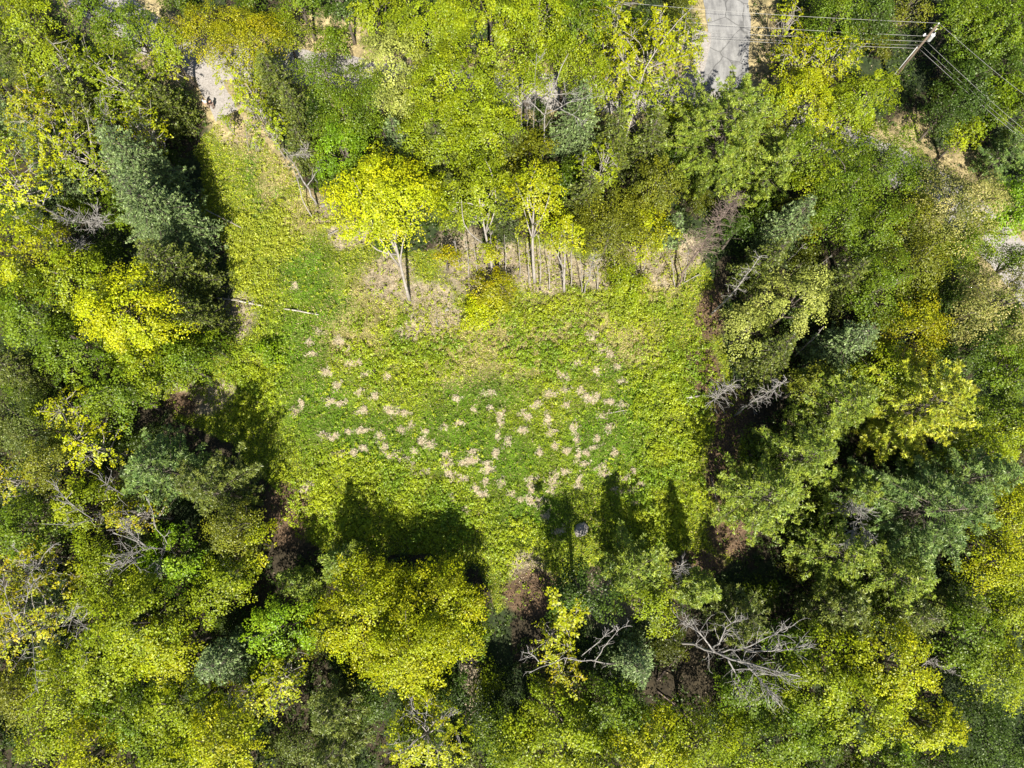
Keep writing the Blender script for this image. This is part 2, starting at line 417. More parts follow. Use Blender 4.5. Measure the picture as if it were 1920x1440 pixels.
# meadow grass
x, y = scatter(700000, (330, 1440), (210, 1160))
z = zones(x, y)
keep = (z['clear'] > 0) & offroad(z)
p = np.ones(len(x)) * .72
p *= 1 - (.55 + .43 * (fbm(x - 9, y, 1.8) > .5)) * np.clip((z['litter'] - .3) / .3, 0, 1)
p *= 1 - .93 * np.clip((z['red'] - .3) / .3, 0, 1)
p *= 1 - .72 * np.clip((z['patch'] * (.55 + .9 * fbm(x + 11, y, .7, 2)) - .38) / .25, 0, 1)
keep &= RS.rand(len(x)) < p
x, y = x[keep], y[keep]; z = {k: v[keep] for k, v in z.items()}
n = len(x)
n1 = fbm(x, y, 1.2); n2 = fbm(x + 70, y, 4.0)
lush = np.clip(z['lush'] * 1.5 * (.6 + .8 * n2) - .25 * (z['brush'] > .55), 0, 1)[:, None]
base = np.array([.37, .43, .026]) * (1 - lush) + np.array([.16, .30, .016]) * lush
st = (np.clip(z['straw'] * 1.3, 0, 1) * .55 + .06)
isst = (RS.rand(n) < st * (.4 + 1.2 * n1))[:, None]
colr = np.where(isst, np.array([.50, .42, .19]), base) * (RS.uniform(.5, 1.35, n) * (.25 + 1.0 * fbm(x, y, .8) + .55 * fbm(x - 31, y + 8, 2.6)))[:, None]
lv = Leaves()
hh = RS.uniform(.02, .30, n) * np.clip((fbm(x + 5, y, 1.1) - .3) * 3.2, .15, 1.6)
lv.add(np.stack([x, y, hz(x, y) + hh + .03], 1), upish(n, .8), flatdir(n), RS.uniform(.14, .30, n), RS.uniform(.05, .11, n), colr)
tag(link("meadow_grass", lv.mesh("meadow_grass", GRASS)), "green and yellow-green grass covering the clearing", None, None, "stuff")
print("grass", n)

# straw tussocks
lv = Leaves()
cnt = 0
for (a, b, rx, ry) in PATCH:
    m = int(14 * rx * ry * .06) + 5
    g = RS.normal(size=(m, 2)) * .50
    pp = np.array([P(a + u * rx, b + v * ry)[:2] for u, v in g])
    w = (fbm(pp[:, 0], pp[:, 1], .9, 2) - .5)[:, None] * .8
    pp = pp + w
    nn = 5
    cc = np.repeat(pp, nn, 0) + RS.normal(size=(m * nn, 2)) * .09
    d = flatdir(m * nn)
    q = np.concatenate([cc, (hz(cc[:, 0], cc[:, 1]) + RS.uniform(.10, .30, m * nn))[:, None]], 1)
    cl = np.array([.78, .69, .48]) * RS.uniform(.45, 1.2, (m * nn, 1)) * np.array([1, 1, 1]) + RS.uniform(0, .05, (m * nn, 1)) * np.array([1, 0, 1])
    lv.add(q, upish(m * nn, .5), d, RS.uniform(.2, .42, m * nn), RS.uniform(.03, .06, m * nn), cl)
xs, ys = scatter(160000, (330, 1840), (0, 1160))
zs = zones(xs, ys)
k = offroad(zs, 6) & (RS.rand(len(xs)) < np.clip(zs['straw'] - .25, 0, 1) * 1.1 + .05 * zs['clear'])
xs, ys = xs[k], ys[k]; m = len(xs)
lv.add(np.stack([xs, ys, hz(xs, ys) + RS.uniform(.05, .25, m)], 1), upish(m, .6), flatdir(m), RS.uniform(.18, .40, m), RS.uniform(.03, .07, m),
       np.array([.58, .47, .25]) * RS.uniform(.5, 1.2, (m, 1)))
tag(link("dry_grass", lv.mesh("dry_grass", GRASS)), "pale dead straw tufts lying in the green meadow", None, None, "stuff")

# leaf litter
xs, ys = scatter(420000, (250, 1840), (0, 1400))
zs = zones(xs, ys)
w = np.clip(np.maximum(zs['litter'], zs['red']) - .25, 0, 1) * 1.1
k = offroad(zs, 4) & (RS.rand(len(xs)) < w * (.3 + 1.2 * fbm(xs, ys, .9)) + .035)
xs, ys = xs[k], ys[k]; zs = {q: v[k] for q, v in zs.items()}; m = len(xs)
isr = (zs['red'] > zs['litter'] * .9)[:, None]
cl = np.where(isr, np.array([.20, .13, .08]), np.array([.46, .37, .26])) * RS.uniform(.25, 1.45, (m, 1))
lv = Leaves()
lv.add(np.stack([xs, ys, hz(xs, ys) + RS.uniform(.03, .12, m)], 1), upish(m, .5), flatdir(m), RS.uniform(.10, .22, m), RS.uniform(.07, .14, m), cl)
tag(link("leaf_litter", lv.mesh("leaf_litter", GRASS)), "brown fallen leaves on the bare forest floor", None, None, "stuff")

# bramble and seedlings: low clumps of broad leaves
def cover(name, label, n, pxr, pyr, pf, colf, hmax, seedn):
    cx, cy = scatter(n, pxr, pyr)
    zz_ = zones(cx, cy)
    k = offroad(zz_, 10) & (RS.rand(len(cx)) < pf(zz_, cx, cy))
    cx, cy = cx[k], cy[k]; zz_ = {q: v[k] for q, v in zz_.items()}
    nl = 9
    r = RS.uniform(.15, .45, len(cx)); hc = RS.uniform(.15, 1, len(cx)) ** 1.5 * hmax
    m = len(cx) * nl
    u = RS.normal(size=(m, 3)); u = norm(u); u[:, 2] = abs(u[:, 2]) * .8
    rr = np.repeat(r, nl)[:, None]
    q = np.stack([np.repeat(cx, nl), np.repeat(cy, nl), np.repeat(hc + hz(cx, cy), nl)], 1) + u * rr * RS.uniform(.5, 1, (m, 1))
    q[:, 2] = np.maximum(q[:, 2], .05)
    cl = np.repeat(colf(zz_, cx, cy) * RS.uniform(.7, 1.25, (len(cx), 1)), nl, 0) * RS.uniform(.75, 1.25, (m, 1))
    lv = Leaves()
    lv.add(q, u * .8 + upish(m, .5), flatdir(m), RS.uniform(.14, .26, m), RS.uniform(.09, .17, m), cl)
    tag(link(name, lv.mesh(name, LEAF)), label, None, None, "stuff")
    print(name, m)
def pf_b(zz_, cx, cy):
    return zz_['clear'] * np.clip((zz_['brush'] - .2) * 1.6, 0, 1) * np.clip((fbm(cx, cy, 1.6) - .36) * 9, 0, 1) * (1 - np.clip(zz_['patch'] * 1.4, 0, 1)) * (1 - .75 * np.clip(zz_['litter'] * 1.5, 0, 1)) * .9 + .05 * zz_['clear']
def cf_b(zz_, cx, cy):
    t = np.clip((fbm(cx + 40, cy, 2.5)[:, None] - .3) * 2.4, 0, 1)
    px_, py_ = to_px(cx, cy)
    yel = np.clip((640 - py_) / 160, 0, 1)[:, None] * .6
    c0 = np.array([.38, .45, .016]) * t + np.array([.18, .29, .014]) * (1 - t)
    return c0 * (1 - yel) + np.array([.38, .40, .04]) * yel
cover("bramble_cover", "low leafy brambles growing through the meadow grass", 105000, (330, 1440), (210, 1160), pf_b, cf_b, .75, 1)
def pf_f(zz_, cx, cy):
    return (1 - zz_['clear']) * (fbm(cx, cy, 3.0) > .42) * (1 - np.clip(np.maximum(zz_['litter'], zz_['red']) * 1.3, 0, .75)) * (1 - .6 * np.clip(zz_['straw'] * 1.5, 0, 1)) * .8
def cf_f(zz_, cx, cy):
    t = fbm(cx + 90, cy, 5.0)[:, None]
    return np.array([.085, .14, .014]) * t + np.array([.045, .08, .012]) * (1 - t)
cover("forest_undergrowth", "dark green ferns and seedlings covering the shaded forest floor", 90000, (-60, 1980), (-60, 1500), pf_f, cf_f, .8, 2)

# ------------------------------------------------------------------ tree builders
PAL = {  # sunlit leaf albedo and accent
    'Y':  ((.31, .375, .006), (.42, .42, .006)),
    'YY': ((.40, .48, .008), (.54, .54, .006)),
    'YG': ((.215, .295, .007), (.32, .37, .008)),
    'G':  ((.115, .195, .008), (.20, .27, .009)),
    'BGR': ((.155, .29, .008), (.26, .38, .009)),
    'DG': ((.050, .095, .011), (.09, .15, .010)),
    'OL': ((.15, .180, .014), (.24, .25, .012)),
    'GO': ((.28, .31, .006), (.38, .34, .006)),
    'OR': ((.28, .33, .008), (.44, .37, .008)),
    'PY': ((.30, .35, .060), (.42, .45, .10)),
    'CR': ((.19, .22, .036), (.48, .43, .14)),
    'BG': ((.12, .185, .065), (.22, .30, .10)),
    'SG': ((.095, .135, .020), (.17, .20, .028)),
    'PG': ((.155, .235, .024), (.26, .32, .030)),
    'PGB': ((.105, .185, .045), (.19, .27, .055)),
    'PB': ((.28, .35, .024), (.44, .45, .028)),
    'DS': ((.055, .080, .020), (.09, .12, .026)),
}
def lumps(rs, k=5):
    a = rs.normal(size=k) * .55 / np.arange(1, k + 1) ** .7 * .32; ph = rs.uniform(0, 6.28, k)
    return lambda t: 1 + sum(a[i] * np.sin((i + 1) * t + ph[i]) for i in range(k))

def crown_dec(rs, R, Hc, pal, kind, cz):
    """boughs of leaves over a lumpy dome; returns leaf set and bough centres"""
    c0, c1 = np.array(pal[0]), np.array(pal[1])
    f = lumps(rs)
    lv = Leaves()
    if kind == 'fine':  dens, rb, nl, L, W, th, jit = 4.6, .92, 96, .165, .12, .42, .8
    elif kind == 'ros': dens, rb, nl, L, W, th, jit = 11, .30, 11, .24, .15, .35, .5
    elif kind == 'dense': dens, rb, nl, L, W, th, jit = 8.0, .80, 70, .205, .145, .34, .7
    else:               dens, rb, nl, L, W, th, jit = 5.4, .74, 72, .205, .145, .42, .7
    nb = max(7, int(dens * R * R))
    phi = rs.uniform(0, 2 * math.pi, nb)
    ct = rs.uniform(-.25 if kind != 'ros' else -.5, 1, nb); stt = np.sqrt(1 - ct ** 2)
    u = rs.uniform(.72, 1.0, nb) if kind != 'ros' else rs.uniform(.30, 1.0, nb) ** .6
    inner = rs.rand(nb) < .15
    u = np.where(inner, u * .6, u)
    rr = (R - rb * .6) * f(phi) * u
    bc = np.stack([np.cos(phi) * stt * rr, np.sin(phi) * stt * rr, Hc * ct * u + rs.normal(size=nb) * .25], 1)
    # uneven top: whole sides of the crown sit higher or lower
    bc[:, 2] += (vnoise(bc[:, 0] + 17 * R, bc[:, 1] + 5 * Hc, 2.4) - .5) * Hc * .9
    nb = len(bc)
    rbs = rb * rs.uniform(.6, 1.25, nb)
    m = nb * nl
    a = rs.uniform(0, 2 * math.pi, m); d = np.sqrt(rs.rand(m))
    if kind == 'ros':
        a = (np.tile(np.arange(nl) * 2 * math.pi / nl, nb)) + rs.normal(size=m) * .25; d = rs.uniform(.35, 1.0, m)
    loc = np.stack([np.cos(a) * d, np.sin(a) * d, -th * 1.3 * d ** 2 + rs.normal(size=m) * th * .45], 1) * np.repeat(rbs, nl)[:, None]
    outw = norm(bc * np.array([1, 1, .5]) + 1e-6); outr = np.repeat(outw, nl, 0)
    loc[:, 2] -= (loc[:, 0] * outr[:, 0] + loc[:, 1] * outr[:, 1]) * .45
    hor = norm(outr * np.array([1, 1, 0]) + 1e-6); al = (loc * hor).sum(1, keepdims=True)
    loc = loc + hor * al * .55 - (loc - hor * al) * np.array([.18, .18, 0])
    q = np.repeat(bc, nl, 0) + loc
    q[:, 2] += cz
    nrm = np.array([0, 0, .75]) + outr * .45 + rs.normal(size=(m, 3)) * jit * .6 + loc * np.array([.4, .4, 0])
    dirv = np.stack([np.cos(a), np.sin(a), rs.normal(size=m) * .3], 1)
    mixb = np.repeat(rs.rand(nb) ** 1.8, nl)[:, None]
    vb = np.repeat(rs.uniform(.6, 1.25, nb), nl)[:, None]
    cl = (c0 * (1 - mixb) + c1 * mixb) * vb * rs.uniform(.72, 1.28, (m, 1))
    s = rs.uniform(.7, 1.25, m)
    lv.add(q, nrm, dirv, L * s, W * s, cl)
    bc2 = bc.copy(); bc2[:, 2] += cz
    return lv, bc2

def wood_dec(rs, h, R, bc, lean, cz, thick=1.0, nl=12, twigs=0, mat=None):
    tb = Tubes(6)
    top = np.array([lean[0], lean[1], cz]) + np.array([0, 0, (h - cz) * .55])
    base = np.array([0, 0, -.25])
    r0 = (.10 + .011 * h) * thick
    tr = curve(base, top, rs, .015, 9)
    # crown sits over the leaned trunk
    rad = np.linspace(r0, r0 * .28, 9); rad[0] *= 1.35
    tb.add(tr, rad)
    idx = rs.permutation(len(bc))[:nl]
    lc = np.array([lean[0], lean[1], 0])
    limbs = []
    for i in idx:
        e = bc[i] + lc
        t = rs.uniform(.42, .9)
        k = int(t * 8); s = tr[k]
        if s[2] > e[2] - .3: s = tr[max(2, k - 3)]
        L = np.linalg.norm(e - s)
        cv = curve(s, e - np.array([0, 0, .2]), rs, .06, 7, .05)
        tb.add(cv, np.linspace(min(r0 * .5, .02 + L * .016), .018, 7)); limbs.append(cv)
    for i in rs.permutation(len(bc))[:twigs]:
        e = bc[i] + lc
        cv = limbs[rs.randint(len(limbs))]
        dd = [np.linalg.norm(l[3:6] - e, axis=1).min() for l in limbs]
        cv = limbs[int(np.argmin(dd))]; s = cv[3 + int(np.argmin(np.linalg.norm(cv[3:6] - e, axis=1)))]
        tb.add(curve(s, e, rs, .08, 4), np.linspace(.028, .012, 4))
    return tb

def crown_conifer(rs, R, h, pal, kind, z0f=.14):
    c0, c1 = np.array(pal[0]), np.array(pal[1])
    lv = Leaves(); tb = Tubes(4)
    spruce = kind == 'spruce'
    z0 = h * z0f; zc = z0
    lf = lumps(rs)
    C, Nn, D, Cc, Ls, Ws = [], [], [], [], [], []
    while zc < h - .3:
        f = (zc - z0) / (h - z0)
        if spruce: Rl = R * (1 - f) ** .75 * (1.0 if f > .12 else .75); nbr = max(4, int(4 + 5 * (1 - f))); step = .52
        else: Rl = R * (1 - f ** 1.9) * (.65 + .35 * min(1, f * 3)); nbr = max(5, int(5 + 4 * (1 - f))); step = .85
        a0 = rs.uniform(0, 6.28)
        for b in range(nbr):
            a = a0 + b * 2 * math.pi / nbr + rs.normal() * (.12 if spruce else .28)
            Lb = Rl * rs.uniform(.7, 1.12) * lf(a)
            if Lb < .25: Lb = .25
            if not spruce and rs.rand() < .14: Lb *= .5
            rise = (-.18 if spruce else .16) + (f - .4) * (.5 if spruce else .5)
            o = np.array([math.cos(a), math.sin(a), 0]); sd_ = np.array([-o[1], o[0], 0])
            p0 = np.array([0, 0, zc]); zcurl = .12 * Lb
            t = np.linspace(0, 1, 5)[:, None]
            bl = p0 + o * Lb * t + np.array([0, 0, 1]) * (rise * Lb * t + zcurl * t ** 3) + sd_ * rs.normal() * .08 * Lb * t ** 2
            tb.add(bl, np.linspace(.014 + (.008 if spruce else .005) * Lb, .008, 5))
            sp = .34 if spruce else .46
            tt = np.arange(max(.22 if spruce else .38, .25 / Lb if Lb > .3 else 0), 1.001, sp / max(Lb, .3))
            if len(tt) == 0: tt = np.array([1.0])
            for q in tt:
                pc = np.array([np.interp(q, t[:, 0], bl[:, i]) for i in range(3)])
                wd = (1 - q) * Lb * (.42 if spruce else .27) + .12
                ns = max(1, int(wd / (.28 if spruce else .36)))
                for sgn in (-1, 1):
                    for k in range(ns):
                        lat = (k + .5) / ns * wd
                        if rs.rand() < .12: continue
                        pt = pc + sd_ * sgn * lat + o * lat * .45 + np.array([0, 0, rs.normal() * .06 + (-.12 * lat if spruce else .14 * lat)])
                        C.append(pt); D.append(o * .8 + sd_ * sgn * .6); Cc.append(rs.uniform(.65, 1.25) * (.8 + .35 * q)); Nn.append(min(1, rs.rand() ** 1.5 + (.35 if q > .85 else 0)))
        zc += step * rs.uniform(.85, 1.15)
    C = np.array(C); D = np.array(D); Cc = np.array(Cc); Nn = np.array(Nn)
    kq = 6 if spruce else 18
    m = len(C) * kq
    C = np.repeat(C, kq, 0); D = np.repeat(D, kq, 0)
    D = D + rs.normal(size=(m, 3)) * (.65 if spruce else .95) + np.array([0, 0, .1 if spruce else .35])
    Dn = norm(D)
    s = rs.uniform(.8, 1.2, m)
    L = (.27 if spruce else .36) * s; W = (.11 if spruce else .085) * s
    pos = C + Dn * (L[:, None] * .45) + rs.normal(size=(m, 3)) * (.04 if spruce else .06)
    nr = np.array([0, 0, 1.0]) + rs.normal(size=(m, 3)) * .55
    mx_ = np.repeat(Nn, kq)[:, None]
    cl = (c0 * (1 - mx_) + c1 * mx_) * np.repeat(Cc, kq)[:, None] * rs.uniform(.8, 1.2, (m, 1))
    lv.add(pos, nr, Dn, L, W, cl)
    return lv, tb

GROUPS = {'maple': ("broadleaf_tree", "broadleaf tree", "broadleaf trees around the clearing"),
          'dec': ("broadleaf_tree", "broadleaf tree", "broadleaf trees around the clearing"),
          'fine': ("broadleaf_tree", "broadleaf tree", "broadleaf trees around the clearing"),
          'ros': ("sparse_broadleaf_tree", "young-leaved tree", "thinly leaved trees coming into leaf"),
          'spruce': ("spruce_tree", "spruce tree", "spruces among the broadleaf trees"),
          'pine': ("pine_tree", "pine tree", "pines among the broadleaf trees"),
          'bush': ("shrub", "shrub", "shrubs at the edge of the clearing")}
NT = [0]
REG = []
def tree(px, py, r, kind, pal, h, label, foot=None, trunkmat=None):
    NT[0] += 1
    REG.append((px, py, label))
    rs = np.random.RandomState(1000 + NT[0] * 7)
    name, cat, grp = GROUPS[kind]
    con = kind in ('spruce', 'pine')
    zc = h * (.5 if con else (.69 if kind != 'bush' else .6))
    cpt = P(px, py, zc)
    depth = (H - zc) / (CT - (720 - py) / F * ST)
    R = r * depth / F * 1.12
    if foot is None:
        fx, fy = cpt[0], cpt[1]
        lean = np.zeros(2)
    else:
        fp = P(*foot, 0); fx, fy = fp[0], fp[1]; lean = cpt[:2] - fp[:2]
    root = tag(link(name, None, None, (fx, fy, 0)), label, cat, grp)
    if con:
        lv, tb = crown_conifer(rs, R, h, PAL[pal], kind)
        tb.add(np.array([[0, 0, -.25], [0, 0, h * .3], [0, 0, h * .6], [0, 0, h * .96]]), [.12 + .010 * h, .09 + .007 * h, .05 + .005 * h, .02])
        link("trunk", tb.mesh("trunk", BARK), root)
        link("crown", lv.mesh("crown", NEEDLE), root)
    else:
        Hc = (h - zc) if kind != 'bush' else h * .4
        lv, bc = crown_dec(rs, R, Hc, PAL[pal], {'bush': 'dec', 'maple': 'dense'}.get(kind, kind), zc)
        if lean.any():
            for i in range(len(lv.c)): lv.c[i] = lv.c[i] + np.array([lean[0], lean[1], 0])
        tb = wood_dec(rs, h, R, bc, lean, zc, .6 if kind == 'ros' else (.75 if foot else 1.0), 22 if kind == 'ros' else (5 if kind == 'bush' else 12), 60 if kind == 'ros' else 0)
        link("trunk", tb.mesh("trunk", trunkmat or (PALEBARK if kind == 'ros' or foot else BARK)), root)
        link("crown", lv.mesh("crown", LEAF), root)
    return root

